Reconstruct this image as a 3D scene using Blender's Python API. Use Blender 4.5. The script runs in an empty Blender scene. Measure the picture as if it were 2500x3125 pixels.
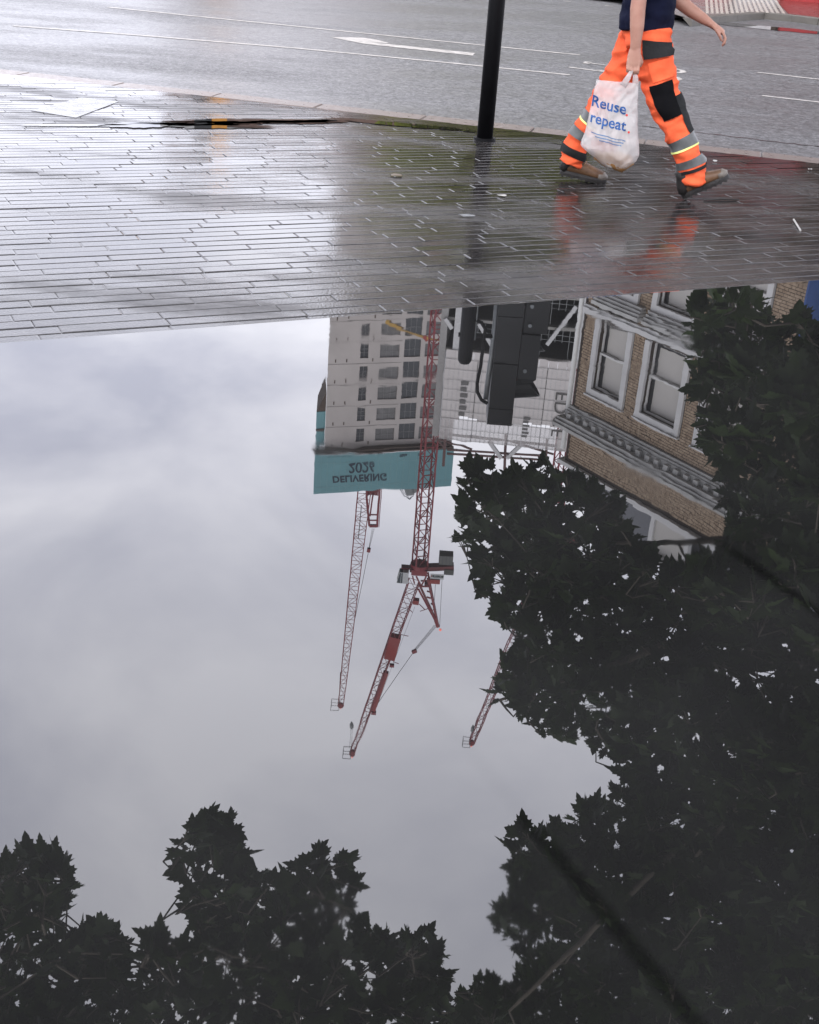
import bpy, bmesh, math, random
from mathutils import Vector, Matrix, noise
random.seed(7)
scene = bpy.context.scene
COL = scene.collection
rad = math.radians

# ------------------------------------------------------------------ camera
F_PX, W_PX, H_PX = 3872., 2500., 3125.
PITCH, ROLL, CAM_H, SLAB_Z = rad(25.9), rad(4.24), 1.65, .72
_F = Vector((0, math.cos(PITCH), -math.sin(PITCH)))
_R0 = Vector((1, 0, 0)); _U0 = Vector((0, math.sin(PITCH), math.cos(PITCH)))
_R = _R0*math.cos(ROLL) + _U0*math.sin(ROLL)
_U = -_R0*math.sin(ROLL) + _U0*math.cos(ROLL)
cam_d = bpy.data.cameras.new('camera'); cam = bpy.data.objects.new('camera', cam_d); COL.objects.link(cam)
cam_d.sensor_fit = 'HORIZONTAL'; cam_d.sensor_width = 36; cam_d.lens = 36*F_PX/W_PX
cam_d.clip_start = .05; cam_d.clip_end = 5000
M = Matrix((_R, _U, -_F)).transposed().to_4x4(); M.translation = (0, 0, CAM_H)
cam.matrix_world = M; scene.camera = cam

# ------------------------------------------------------------------ sky, sun, exposure
SUN_EL, SUN_AZ = rad(48), rad(205)          # azimuth clockwise from +Y: behind and left of the photographer
world = bpy.data.worlds.new('World'); scene.world = world; world.use_nodes = True
nt = world.node_tree; nt.nodes.clear()
def wn(t, **k):
    n = nt.nodes.new(t)
    for a, b in k.items(): setattr(n, a, b)
    return n
out = wn('ShaderNodeOutputWorld'); bg = wn('ShaderNodeBackground'); bg.inputs['Strength'].default_value = .1
sky = wn('ShaderNodeTexSky', sky_type='NISHITA', sun_disc=False, sun_elevation=SUN_EL, sun_rotation=SUN_AZ)
tc = wn('ShaderNodeTexCoord'); sep = wn('ShaderNodeSeparateXYZ')
mz = wn('ShaderNodeMath', operation='MAXIMUM'); mz.inputs[1].default_value = .0
az_ = wn('ShaderNodeMath', operation='ADD'); az_.inputs[1].default_value = .22
dv = wn('ShaderNodeVectorMath', operation='DIVIDE'); cb = wn('ShaderNodeCombineXYZ')
n1 = wn('ShaderNodeTexNoise'); n1.inputs['Scale'].default_value = 2.0; n1.inputs['Detail'].default_value = 6; n1.inputs['Roughness'].default_value = .52; n1.inputs['Distortion'].default_value = .3
rp = wn('ShaderNodeValToRGB')
rp.color_ramp.elements[0].position = .38; rp.color_ramp.elements[0].color = (.62, .635, .755, 1)
rp.color_ramp.elements[1].position = .62; rp.color_ramp.elements[1].color = (1.0, 1.0, 1.085, 1)
sc = wn('ShaderNodeVectorMath', operation='SCALE'); sc.inputs['Scale'].default_value = 11.
mx = wn('ShaderNodeMix', data_type='RGBA'); mx.inputs['Factor'].default_value = .93
L = nt.links.new
L(tc.outputs['Generated'], sep.inputs[0]); L(sep.outputs['Z'], mz.inputs[0]); L(mz.outputs[0], az_.inputs[0])
for i in range(3): L(az_.outputs[0], cb.inputs[i])
L(tc.outputs['Generated'], dv.inputs[0]); L(cb.outputs[0], dv.inputs[1]); L(dv.outputs[0], n1.inputs['Vector'])
hz = wn('ShaderNodeMapRange'); hz.inputs[1].default_value = .42; hz.inputs[2].default_value = .87; hz.inputs[3].default_value = 1; hz.inputs[4].default_value = 0   # overcast, paler towards the horizon
hp = wn('ShaderNodeMath', operation='POWER'); hp.inputs[1].default_value = 1.1
hm_ = wn('ShaderNodeMath', operation='MULTIPLY_ADD'); hm_.inputs[1].default_value = 8.0; hm_.inputs[2].default_value = 9.2
L(mz.outputs[0], hz.inputs[0]); L(hz.outputs[0], hp.inputs[0]); L(hp.outputs[0], hm_.inputs[0]); L(hm_.outputs[0], sc.inputs['Scale'])
L(n1.outputs[0], rp.inputs[0]); L(rp.outputs[0], sc.inputs[0])
L(sky.outputs[0], mx.inputs['A']); L(sc.outputs[0], mx.inputs['B']); L(mx.outputs['Result'], bg.inputs['Color']); L(bg.outputs[0], out.inputs[0])
sun_d = bpy.data.lights.new('sun', 'SUN'); sun = bpy.data.objects.new('sun', sun_d); COL.objects.link(sun)
sun_d.energy = 1.2; sun_d.angle = rad(45); sun_d.color = (1, .97, .93)
sdir = Vector((math.sin(SUN_AZ)*math.cos(SUN_EL), math.cos(SUN_AZ)*math.cos(SUN_EL), math.sin(SUN_EL)))
sun.rotation_euler = sdir.to_track_quat('Z', 'Y').to_euler()
vs = scene.view_settings; vs.view_transform = 'Standard'; vs.look = 'None'; vs.exposure = 1.0; vs.gamma = 1; vs.use_curve_mapping = False
scene.cycles.max_bounces = 8; scene.cycles.glossy_bounces = 5; scene.cycles.transparent_max_bounces = 12
scene.cycles.caustics_reflective = False; scene.cycles.caustics_refractive = False

# ------------------------------------------------------------------ pixel -> place helpers
def ray(x, y): return _F + _R*((x-W_PX/2)/F_PX) + _U*((H_PX/2-y)/F_PX)
def gnd(x, y, z=0.):
    d = ray(x, y); t = (z-CAM_H)/d.z; return Vector((0, 0, CAM_H)) + d*t
def mir(x, y, Y):                      # a thing seen in the slab, standing at depth Y
    d = ray(x, y); t = Y/d.y; return Vector((t*d.x, Y, 2*SLAB_Z-CAM_H-t*d.z))

# ------------------------------------------------------------------ materials
MATS = {}
def mat(name, col, rough=.6, metal=0., var=.12, vscale=6., bump=0., bscale=40., ior=1.45, col2=None, rough2=None, alpha=1., trans=0., coords='Object', spec=.5, emit=0.):
    if name in MATS: return MATS[name]
    m = bpy.data.materials.new(name); m.use_nodes = True; t = m.node_tree; P = t.nodes['Principled BSDF']
    P.inputs['Roughness'].default_value = rough; P.inputs['Metallic'].default_value = metal; P.inputs['IOR'].default_value = ior
    P.inputs['Specular IOR Level'].default_value = spec
    if alpha < 1: P.inputs['Alpha'].default_value = alpha
    c = Vector(col[:3]); c2 = Vector(col2[:3]) if col2 else c*(1-var*2)
    tcn = t.nodes.new('ShaderNodeTexCoord'); nz = t.nodes.new('ShaderNodeTexNoise')
    nz.inputs['Scale'].default_value = vscale; nz.inputs['Detail'].default_value = 6; nz.inputs['Roughness'].default_value = .6
    if coords == 'World':
        g = t.nodes.new('ShaderNodeNewGeometry'); vec = g.outputs['Position']
    else: vec = tcn.outputs['Object']
    t.links.new(vec, nz.inputs['Vector'])
    r = t.nodes.new('ShaderNodeValToRGB'); r.color_ramp.elements[0].position = .32; r.color_ramp.elements[1].position = .68
    r.color_ramp.elements[0].color = (*c2, 1); r.color_ramp.elements[1].color = (*c, 1)
    t.links.new(nz.outputs[0], r.inputs[0]); t.links.new(r.outputs[0], P.inputs['Base Color'])
    if rough2 is not None:
        mr = t.nodes.new('ShaderNodeMapRange'); mr.inputs[1].default_value = .35; mr.inputs[2].default_value = .65; mr.inputs[3].default_value = rough; mr.inputs[4].default_value = rough2
        t.links.new(nz.outputs[0], mr.inputs[0]); t.links.new(mr.outputs[0], P.inputs['Roughness'])
    if bump:
        nb = t.nodes.new('ShaderNodeTexNoise'); nb.inputs['Scale'].default_value = bscale; nb.inputs['Detail'].default_value = 4; t.links.new(vec, nb.inputs['Vector'])
        b = t.nodes.new('ShaderNodeBump'); b.inputs['Strength'].default_value = bump; b.inputs['Distance'].default_value = .01
        t.links.new(nb.outputs[0], b.inputs['Height']); t.links.new(b.outputs[0], P.inputs['Normal'])
    if trans:
        tr = t.nodes.new('ShaderNodeBsdfTranslucent'); t.links.new(r.outputs[0], tr.inputs[0])
        ms = t.nodes.new('ShaderNodeMixShader'); ms.inputs[0].default_value = trans
        t.links.new(P.outputs[0], ms.inputs[1]); t.links.new(tr.outputs[0], ms.inputs[2]); t.links.new(ms.outputs[0], t.nodes['Material Output'].inputs[0])
    if emit:
        P.inputs['Emission Color'].default_value = (*c, 1); P.inputs['Emission Strength'].default_value = emit
    MATS[name] = m; return m

# ------------------------------------------------------------------ mesh helpers
class MB:
    def __init__(s): s.v = []; s.f = []; s.smooth = False
    def add(s, vs, fs):
        o = len(s.v); s.v += [tuple(v) for v in vs]; s.f += [tuple(i+o for i in f) for f in fs]; return s
    def box(s, a, b):
        x0, y0, z0 = a; x1, y1, z1 = b
        return s.add([(x0,y0,z0),(x1,y0,z0),(x1,y1,z0),(x0,y1,z0),(x0,y0,z1),(x1,y0,z1),(x1,y1,z1),(x0,y1,z1)],
                     [(3,2,1,0),(4,5,6,7),(0,1,5,4),(1,2,6,5),(2,3,7,6),(3,0,4,7)])
    def bar(s, p, q, w, h=None, up=(0,0,1)):
        p = Vector(p); q = Vector(q); h = h or w; d = (q-p).normalized(); u = Vector(up)
        if abs(d.dot(u)) > .95: u = Vector((0,1,0)) if abs(d.y) < .9 else Vector((1,0,0))
        a = d.cross(u).normalized(); b = a.cross(d).normalized(); a *= w/2; b *= h/2
        return s.add([p-a-b, p+a-b, p+a+b, p-a+b, q-a-b, q+a-b, q+a+b, q-a+b],
                     [(3,2,1,0),(4,5,6,7),(0,1,5,4),(1,2,6,5),(2,3,7,6),(3,0,4,7)])
    def tube(s, pts, rr, n=10, cap=True, up=None):
        pts = [Vector(p) for p in pts]; k = len(pts); rings = []; a = None
        for i, p in enumerate(pts):
            d = (pts[min(i+1,k-1)] - pts[max(i-1,0)]).normalized()
            if a is None:
                u = Vector(up) if up else (Vector((0,1,0)) if abs(d.y) < .9 else Vector((1,0,0)))
                a = (u - d*u.dot(d)).normalized()
            else: a = (a - d*a.dot(d)).normalized()
            b = d.cross(a)
            r = rr[i] if isinstance(rr, (list,tuple)) else rr
            ra, rb = r if isinstance(r, (list,tuple)) else (r, r)
            rings.append([p + a*math.cos(2*math.pi*j/n)*ra + b*math.sin(2*math.pi*j/n)*rb for j in range(n)])
        vs = [v for R in rings for v in R]; fs = []
        for i in range(k-1):
            for j in range(n):
                fs.append((i*n+j, i*n+(j+1)%n, (i+1)*n+(j+1)%n, (i+1)*n+j))
        if cap: fs.append(tuple(range(n-1,-1,-1))); fs.append(tuple((k-1)*n+j for j in range(n)))
        return s.add(vs, fs)
    def poly(s, pts): return s.add(pts, [tuple(range(len(pts)))])
    def mesh(s, name):
        m = bpy.data.meshes.new(name); m.from_pydata(s.v, [], s.f); m.update()
        if s.smooth:
            for p in m.polygons: p.use_smooth = True
        return m
    def build(s, name, material, parent=None, smooth=False, loc=None):
        s.smooth = smooth; o = bpy.data.objects.new(name, s.mesh(name)); COL.objects.link(o)
        if material: o.data.materials.append(material)
        if parent: o.parent = parent
        if loc: o.location = loc
        return o
def tag(o, label=None, cat=None, group=None, kind=None):
    if label: o['label'] = label
    if cat: o['category'] = cat
    if group: o['group'] = group
    if kind: o['kind'] = kind
    return o
def empty(name, loc=(0,0,0), rz=0., label=None, cat=None, group=None):
    o = bpy.data.objects.new(name, None); COL.objects.link(o); o.location = loc; o.rotation_euler.z = rz
    o.empty_display_size = .1
    return tag(o, label, cat, group)
def inst(name, mesh, parent, loc=(0,0,0), rot=None, scale=None):
    o = bpy.data.objects.new(name, mesh); COL.objects.link(o); o.parent = parent; o.location = loc
    if rot: o.rotation_euler = rot
    if scale: o.scale = scale
    return o
def text_mesh(body, size, name, depth=0., spacing=1., shear=0., offset=0.):
    c = bpy.data.curves.new(name, 'FONT'); c.body = body; c.size = size; c.align_x = 'CENTER'; c.align_y = 'CENTER'
    c.extrude = depth; c.space_character = spacing; c.shear = shear; c.resolution_u = 3; c.offset = offset
    o = bpy.data.objects.new(name, c); COL.objects.link(o)
    bpy.context.view_layer.update()
    m = bpy.data.meshes.new_from_object(o.evaluated_get(bpy.context.evaluated_depsgraph_get()))
    bpy.data.objects.remove(o); bpy.data.curves.remove(c); m.name = name; return m
def text_obj(body, size, name, material, parent, mtx, **k):
    m = text_mesh(body, size, name, **k); m.transform(mtx); m.materials.clear(); m.materials.append(material)
    o = bpy.data.objects.new(name, m); COL.objects.link(o); o.parent = parent; return o
def wall_mb(u0, u1, z0, z1, ops, depth, y=0.):
    """vertical wall in local u,z with real openings and reveals"""
    b = MB(); us = sorted({u0, u1, *[o[0] for o in ops], *[o[1] for o in ops]}); zs = sorted({z0, z1, *[o[2] for o in ops], *[o[3] for o in ops]})
    us = [u for u in us if u0 <= u <= u1]; zs = [z for z in zs if z0 <= z <= z1]
    for i in range(len(us)-1):
        for j in range(len(zs)-1):
            cu = (us[i]+us[i+1])/2; cz = (zs[j]+zs[j+1])/2
            if any(o[0] < cu < o[1] and o[2] < cz < o[3] for o in ops): continue
            b.poly([(us[i],y,zs[j]),(us[i+1],y,zs[j]),(us[i+1],y,zs[j+1]),(us[i],y,zs[j+1])])
    for a, c, d, e in ops:
        P = [(a,d),(c,d),(c,e),(a,e)]
        for k in range(4):
            p, q = P[k], P[(k+1)%4]
            b.poly([(p[0],y,p[1]),(p[0],y+depth,p[1]),(q[0],y+depth,q[1]),(q[0],y,q[1])])
    return b

# ================================================================== SETTING
def proj(P):
    v = Vector(P) - Vector((0,0,CAM_H)); c = v.dot(_F); return W_PX/2+F_PX*v.dot(_R)/c, H_PX/2-F_PX*v.dot(_U)/c
ROAD_Z = -.10
KS = -.222                                   # kerb slope
def kerb_y(x): return 10.86 + KS*x
KD = Vector((1, KS, 0)).normalized(); KN = Vector((-KD.y, KD.x, 0))

def wet_material(name, c1, c2, r0, r1, vscale, bump, bscale, speckle=0.):
    m = bpy.data.materials.new(name); m.use_nodes = True; t = m.node_tree; P = t.nodes['Principled BSDF']; N = t.nodes.new; K = t.links.new
    g = N('ShaderNodeNewGeometry'); oi = N('ShaderNodeObjectInfo')
    big = N('ShaderNodeTexNoise'); big.inputs['Scale'].default_value = vscale; big.inputs['Detail'].default_value = 7; big.inputs['Roughness'].default_value = .65
    mp = N('ShaderNodeMapping'); mp.inputs['Scale'].default_value = (.55, 1.5, 1); K(g.outputs['Position'], mp.inputs[0]); K(mp.outputs[0], big.inputs['Vector'])
    fine = N('ShaderNodeTexNoise'); fine.inputs['Scale'].default_value = bscale; fine.inputs['Detail'].default_value = 3; K(g.outputs['Position'], fine.inputs['Vector'])
    mr = N('ShaderNodeMapRange'); mr.inputs[1].default_value = .46; mr.inputs[2].default_value = .68; mr.inputs[3].default_value = r0; mr.inputs[4].default_value = r1; K(big.outputs[0], mr.inputs[0]); K(mr.outputs[0], P.inputs['Roughness'])
    r = N('ShaderNodeValToRGB'); r.color_ramp.elements[0].position = .3; r.color_ramp.elements[1].position = .7
    r.color_ramp.elements[0].color = (*c2, 1); r.color_ramp.elements[1].color = (*c1, 1)
    md = N('ShaderNodeTexNoise'); md.inputs['Scale'].default_value = 9; md.inputs['Detail'].default_value = 5; K(g.outputs['Position'], md.inputs['Vector']); K(md.outputs[0], r.inputs[0])
    if speckle:
        sp = N('ShaderNodeTexNoise'); sp.inputs['Scale'].default_value = 34; sp.inputs['Detail'].default_value = 5; sp.inputs['Roughness'].default_value = .8; K(g.outputs['Position'], sp.inputs['Vector'])
        sm = N('ShaderNodeMapRange'); sm.inputs[1].default_value = .38; sm.inputs[2].default_value = .62; sm.inputs[3].default_value = 1-speckle; sm.inputs[4].default_value = 1+speckle; K(sp.outputs[0], sm.inputs[0])
        mv = N('ShaderNodeVectorMath'); mv.operation = 'SCALE'; K(r.outputs[0], mv.inputs[0]); K(sm.outputs[0], mv.inputs['Scale']); K(mv.outputs[0], P.inputs['Base Color'])
    else: K(r.outputs[0], P.inputs['Base Color'])
    bm_ = N('ShaderNodeMath'); bm_.operation = 'MULTIPLY'
    mb = N('ShaderNodeMapRange'); mb.inputs[1].default_value = .40; mb.inputs[2].default_value = .62; mb.inputs[3].default_value = .25; mb.inputs[4].default_value = 1.
    K(big.outputs[0], mb.inputs[0]); K(fine.outputs[0], bm_.inputs[0]); K(mb.outputs[0], bm_.inputs[1])
    b = N('ShaderNodeBump'); b.inputs['Strength'].default_value = bump; b.inputs['Distance'].default_value = .004; K(bm_.outputs[0], b.inputs['Height']); K(b.outputs[0], P.inputs['Normal'])
    P.inputs['IOR'].default_value = 1.5
    if speckle > .5: P.inputs['Coat Weight'].default_value = .25; P.inputs['Coat Roughness'].default_value = .45; K(b.outputs[0], P.inputs['Coat Normal'])
    MATS[name] = m; return m
M_ASPH = wet_material('wet_asphalt', (.130,.128,.129), (.062,.061,.062), .38, .62, .33, 1.0, 34, .95)
M_PAVER = wet_material('wet_granite_setts', (.034,.031,.030), (.016,.015,.015), .045, .46, .85, .34, 85, .5)
M_JOINT = mat('sandy_joint', (.05,.047,.045), .16, var=.2, vscale=20)
M_KERB = mat('pink_granite_kerb', (.21,.17,.15), .25, var=.12, vscale=14, bump=.15, bscale=160, rough2=.45)
M_WHITE_LINE = mat('worn_road_paint', (.52,.49,.45), .45, var=.25, vscale=9, bump=.2, bscale=150, rough2=.5)
M_WATER = mat('still_water', (.012,.012,.012), .015, var=.05, ior=1.36, bump=.0)
M_GROUND = mat('far_ground_asphalt', (.06,.06,.062), .4, vscale=.3)

g = MB(); g.poly([(-900,-300,-.13),(900,-300,-.13),(900,1500,-.13),(-900,1500,-.13)]); tag(g.build('ground', M_GROUND), kind='structure')
road = MB(); road.poly([(-70,kerb_y(-70),ROAD_Z),(70,kerb_y(70),ROAD_Z),(70,29.5,ROAD_Z),(-70,29.5,ROAD_Z)])
road = tag(road.build('road', M_ASPH), kind='structure')

# --- road markings, thin sheets on the asphalt
def rd(x, y): v = gnd(x, y, ROAD_Z); v.z = ROAD_Z + .004; return v
def strip(name, pts, w, parent=road):
    b = MB(); pts = [Vector(p) for p in pts]
    L_, R_ = [], []
    for i, p in enumerate(pts):
        d = (pts[min(i+1,len(pts)-1)]-pts[max(i-1,0)]).normalized(); n = Vector((-d.y, d.x, 0))*w/2; L_.append(p+n); R_.append(p-n)
    k = len(pts); b.add(L_+R_, [(i, k+i, k+i+1, i+1) for i in range(k-1)]); return b.build(name, M_WHITE_LINE, parent)
strip('lane_line', [rd(330,22), rd(600,50), rd(900,80), rd(1350,126), rd(1770,168)], .10)
strip('lane_line', [rd(40,79), rd(400,106), rd(900,147), rd(1350,190), rd(1740,229)], .10)
strip('lane_line', [rd(2312,221), rd(2400,231), rd(2620,256)], .10)
strip('lane_line', [rd(2326,292), rd(2420,303), rd(2620,326)], .10)
strip('lane_line', [rd(1720,3), rd(1742,5)], .12); strip('lane_line', [rd(1846,17), rd(1870,19)], .12); strip('lane_line', [rd(1890,-6), rd(1918,-3)], .12)
def c2(x, y): return rd(900+.4638*x, .4638*y)
ar = MB(); ar.poly([c2(470,291), c2(1170,367), c2(1186,350), c2(480,277)]); ar.poly([c2(232,245), c2(345,268), c2(470,291), c2(480,277), c2(632,288), c2(540,262), c2(440,248)])
ar.build('arrow_marking', M_WHITE_LINE, road)
# cycle symbol lying across the lane
cyc = MB(); o0 = rd(1910,214); ex = KD; ey = KN
def cp(a, b): v = o0 + ex*a + ey*b*1.0; return (v.x, v.y, ROAD_Z+.005)
def ring(ca, cb_, r, w):
    for i in range(24):
        t0, t1 = 2*math.pi*i/24, 2*math.pi*(i+1)/24
        cyc.poly([cp(ca+(r-w)*math.cos(t0), cb_+(r-w)*math.sin(t0)), cp(ca+r*math.cos(t0), cb_+r*math.sin(t0)), cp(ca+r*math.cos(t1), cb_+r*math.sin(t1)), cp(ca+(r-w)*math.cos(t1), cb_+(r-w)*math.sin(t1))])
def seg(a, b, w=.07):
    d = Vector((b[0]-a[0], b[1]-a[1])).normalized(); n = Vector((-d.y, d.x))*w/2
    cyc.poly([cp(a[0]+n.x,a[1]+n.y), cp(a[0]-n.x,a[1]-n.y), cp(b[0]-n.x,b[1]-n.y), cp(b[0]+n.x,b[1]+n.y)])
ring(.35,.42,.36,.075); ring(.35,-.42,.36,.075)
seg((.35,-.42),(-.12,-.25)); seg((-.12,-.25),(-.2,.3)); seg((-.2,.3),(.35,.42)); seg((-.12,-.25),(.3,.1)); seg((-.2,.3),(.35,-.1)); seg((-.2,-.42),(-.66,-.30),.09); seg((-.2,.28),(-.52,.38),.07); seg((-.52,.26),(-.52,.5),.09); seg((-.12,-.25),(-.32,-.34))
cyc.build('cycle_marking', M_WHITE_LINE, road)
# gully crack line along the channel
ck = MB()
pp = [rd(1960+i*22, 386+i*2.55+random.uniform(-1.2,1.2)) for i in range(26)]
for a, b_ in zip(pp, pp[1:]):
    w = KN*random.uniform(.006,.016); ck.poly([a+w, a-w, b_-w, b_+w])
ck.build('crack_line', M_JOINT, road)

# --- pavement: bed, kerb stones and setts
pav = MB(); pav.poly([(-40,-25,-.0040),(40,-25,-.0040),(40,kerb_y(40)-.1,-.0040),(-40,kerb_y(-40)-.1,-.0040)])
pav = tag(pav.build('pavement', M_JOINT), kind='structure')
def chamf_box(L_, W_, H_, c):
    b = MB(); x, y = L_/2, W_/2
    if H_ == .05:
        rg = [[(-x+i,-y+i,z),(x-i,-y+i,z),(x-i,y-i,z),(-x+i,y-i,z)] for i, z in ((0,-H_),(0,-.0038),(.0018,-.0010),(.006,0))]
        return b.add(sum(rg, []), [(12,13,14,15)]+[(k*4+i,k*4+(i+1)%4,k*4+4+(i+1)%4,k*4+4+i) for k in range(3) for i in range(4)])
    lo = [(-x,-y,-H_),(x,-y,-H_),(x,y,-H_),(-x,y,-H_)]; mi = [(-x,-y,-c),(x,-y,-c),(x,y,-c),(-x,y,-c)]; tp = [(-x+c,-y+c,0),(x-c,-y+c,0),(x-c,y-c,0),(-x+c,y-c,0)]
    fs = [(8,9,10,11)]
    for i in range(4):
        j = (i+1)%4; fs += [(i,j,4+j,4+i),(4+i,4+j,8+j,8+i)]
    return b.add(lo+mi+tp, fs)
ks_mesh = chamf_box(.905, .26, .13, .008).mesh('kerb_stone'); ks_mesh.materials.append(M_KERB)
for i in range(-14, 15):
    o = inst('kerb_stone', ks_mesh, pav, Vector((0, kerb_y(0), 0)) + KD*(i*.915+.33) + Vector((0,0,random.uniform(-.002,.002))), (0, random.uniform(-.002,.002), math.atan(KS)+random.uniform(-.002,.002)))
ROWA = rad(26.2); RE = Vector((math.cos(ROWA), math.sin(ROWA), 0)); RN = Vector((-RE.y, RE.x, 0))
PW, GAP, RGAP = .092, .0028, .0046
LENS = [.36, .44, .52, .60]
pav_meshes = []
for l in LENS:
    m_ = chamf_box(l-GAP, PW-RGAP, .05, .0022).mesh('sett'); m_.materials.append(M_PAVER); pav_meshes.append(m_)
setts = []
for r in range(-40, 150):
    vv = r*PW; u = -13 + random.uniform(0,.4)
    while u < 15:
        k = random.choice((0,1,1,2,2,3)); c = RE*(u+LENS[k]/2) + RN*vv; u += LENS[k]
        lim = kerb_y(c.x) - .135/abs(KD.x)
        if c.y > lim + .3 or c.y < 1.2 or abs(c.x) > 1.8 + .72*c.y: continue
        px, py = proj(c); edge = 1041-.0764*px
        inview = -60 < px < 2560 and py < edge+25
        z = random.uniform(-.0020,.0012); tilt = (random.gauss(0,.0050), random.gauss(0,.0020))
        setts.append((c, k, z, tilt, py if inview and c.y < lim-.3 else -1e9, lim))
setts.sort(key=lambda s: -s[4])
field = MB()
def clip(poly, lim_fn):
    res = []
    for i in range(len(poly)):
        a, b = poly[i], poly[(i+1)%len(poly)]; fa, fb = lim_fn(a), lim_fn(b)
        if fa >= 0: res.append(a)
        if (fa >= 0) != (fb >= 0): res.append(a + (b-a)*(fa/(fa-fb)))
    return res
KOFF = Vector((0, kerb_y(0), 0)) - KN*.133
for i, (c, k, z, tl, key, lim) in enumerate(setts):
    if i < 300 and key > -1e8:
        inst('sett', pav_meshes[k], pav, (c.x, c.y, z), (tl[0], tl[1], ROWA)); continue
    l, w = (LENS[k]-GAP)/2, (PW-RGAP)/2; ch = .0022
    if c.y < lim-.3:
        R_ = Matrix.Translation((c.x,c.y,z)) @ Matrix.Rotation(ROWA,4,'Z') @ Matrix.Rotation(tl[1],4,'Y') @ Matrix.Rotation(tl[0],4,'X')
        rg = [R_@Vector(p) for e_, h_ in ((0,-.008),(.0018,-.0010),(.006,0)) for p in ((-l+e_,-w+e_,h_),(l-e_,-w+e_,h_),(l-e_,w-e_,h_),(-l+e_,w-e_,h_))]
        field.add(rg, [(8,9,10,11)]+[(q*4+j,q*4+(j+1)%4,q*4+4+(j+1)%4,q*4+4+j) for q in range(2) for j in range(4)])
    else:
        q = [c+RE*sx*l+RN*sy*w for sx, sy in ((-1,-1),(1,-1),(1,1),(-1,1))]
        q = clip(q, lambda p: -(p-KOFF).dot(KN))
        if len(q) >= 3: field.poly([(p.x,p.y,z) for p in q])
tag(field.build('sett_field', M_PAVER, pav), kind='stuff')

# --- shallow puddles
def puddle(name, c, a, b, rot, z, n=64, seed=1, parent=None):
    m = MB(); pts = []
    for i in range(n):
        t = 2*math.pi*i/n; k = 1 + .42*noise.noise(Vector((math.cos(t)*1.6, math.sin(t)*1.6, seed*3.1))) + .34*noise.noise(Vector((math.cos(t)*6, math.sin(t)*6, seed)))
        p = Vector((a*k*math.cos(t), b*k*math.sin(t), 0)); p.rotate(Matrix.Rotation(rot,3,'Z')); pts.append((c[0]+p.x, c[1]+p.y, z))
    m.poly(pts); return tag(m.build(name, M_WATER, parent), kind='structure')
for k, (a_, b_, l_) in enumerate(((-1.75,9.80,.50),(-1.45,10.03,.62),(-1.05,10.20,.42),(-2.15,9.56,.33),(-1.62,9.72,.40))): puddle('puddle', (a_,b_), l_, .085+.03*(k%2), rad(26.2), .005, seed=2+k)
puddle('puddle', (-.35,10.42), .62, .07, rad(-6), .005, seed=7)
puddle('puddle', (-2.55,9.35), .35, .045, rad(26), .005, seed=4)
puddle('puddle', (6.1,24.75), 2.1, .42, rad(-20), ROAD_Z+.006, seed=9)

# --- steel access cover set flush in the setts
cv = [gnd(*p) for p in ((232,360),(362,311),(250,298),(95,338))]
b = MB(); b.add([(p.x,p.y,-.01) for p in cv]+[(p.x,p.y,.0035) for p in cv], [(4,5,6,7)]+[(i,(i+1)%4,4+(i+1)%4,4+i) for i in range(4)])
cover = b.build('access_cover', mat('wet_cover_plate', (.07,.068,.066), .12, vscale=9, rough2=.3, bump=.2, bscale=60))
tag(cover, 'flat metal access cover set in the wet setts near the kerb', 'access cover')

# --- far side: raised corner of pavement with kerb, tactile strips and red track
M_FARPAV = mat('far_paving', (.17,.155,.145), .22, vscale=1.2, rough2=.35, bump=.1, bscale=25, coords='World')
M_RED = mat('red_track_asphalt', (.19,.028,.025), .26, var=.16, vscale=5, rough2=.4, bump=.3, bscale=90, coords='World')
M_KERB2 = mat('dark_wet_kerb', (.12,.11,.095), .4, vscale=5, bump=.3, bscale=60)
edge_px = [(2110,58),(2150,52),(2195,48),(2250,44),(2333,38),(2420,46),(2500,56),(2640,70)]
ed = [gnd(x, y, .02) for x, y in edge_px]
fp = MB(); fp.poly([(p.x,p.y,.02) for p in ed] + [(60,ed[-1].y-4,.02),(60,120,.02),(-60,120,.02),(-60,31,.02),(0,31,.02),(3.5,28.6,.02)])
fpo = tag(fp.build('far_pavement', M_FARPAV), kind='structure')
for a, b_ in zip(ed, ed[1:]):
    d = (b_-a); n = Vector((d.y,-d.x,0)).normalized(); m = MB(); s_ = .004
    a2, b2 = a+d*s_, b_-d*s_
    top = .028; lo = ROAD_Z-.02
    m.add([(p.x,p.y,z) for z in (lo, top-.015) for p in (a2+n*.02, b2+n*.02)] + [(p.x,p.y,top) for p in (a2, b2, b2-n*.16, a2-n*.16)], [(0,1,3,2),(2,3,5,4),(4,5,6,7),(0,2,4,7),(1,6,5,3)])
    m.build('kerb_stone', M_KERB2, fpo)
def c4(x, y, z=.026): return gnd(2050+.2609*x, .2609*y, z)
M_TACT = mat('pale_tactile_strip', (.42,.38,.33), .35, vscale=8)
tact = [((405,-60),(418,150)),((460,-60),(475,150)),((510,-60),(535,152)),((565,-60),(590,156)),((615,-60),(652,160)),((668,-60),(712,155)),((722,-60),(770,150)),((775,-60),(830,146)),((822,-60),(886,138)),((868,-60),(945,138)),((922,-60),(1005,145)),((968,-60),(1062,140)),((1018,-60),(1120,146)),((1065,-60),(1185,150)),((1120,-60),(1245,152)),((1175,-60),(1310,154))]
for p, q in tact:
    a, b_ = c4(*p), c4(*q); MB().bar(a, b_, .055, .012).build('tactile_strip', M_TACT, fpo)
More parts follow.
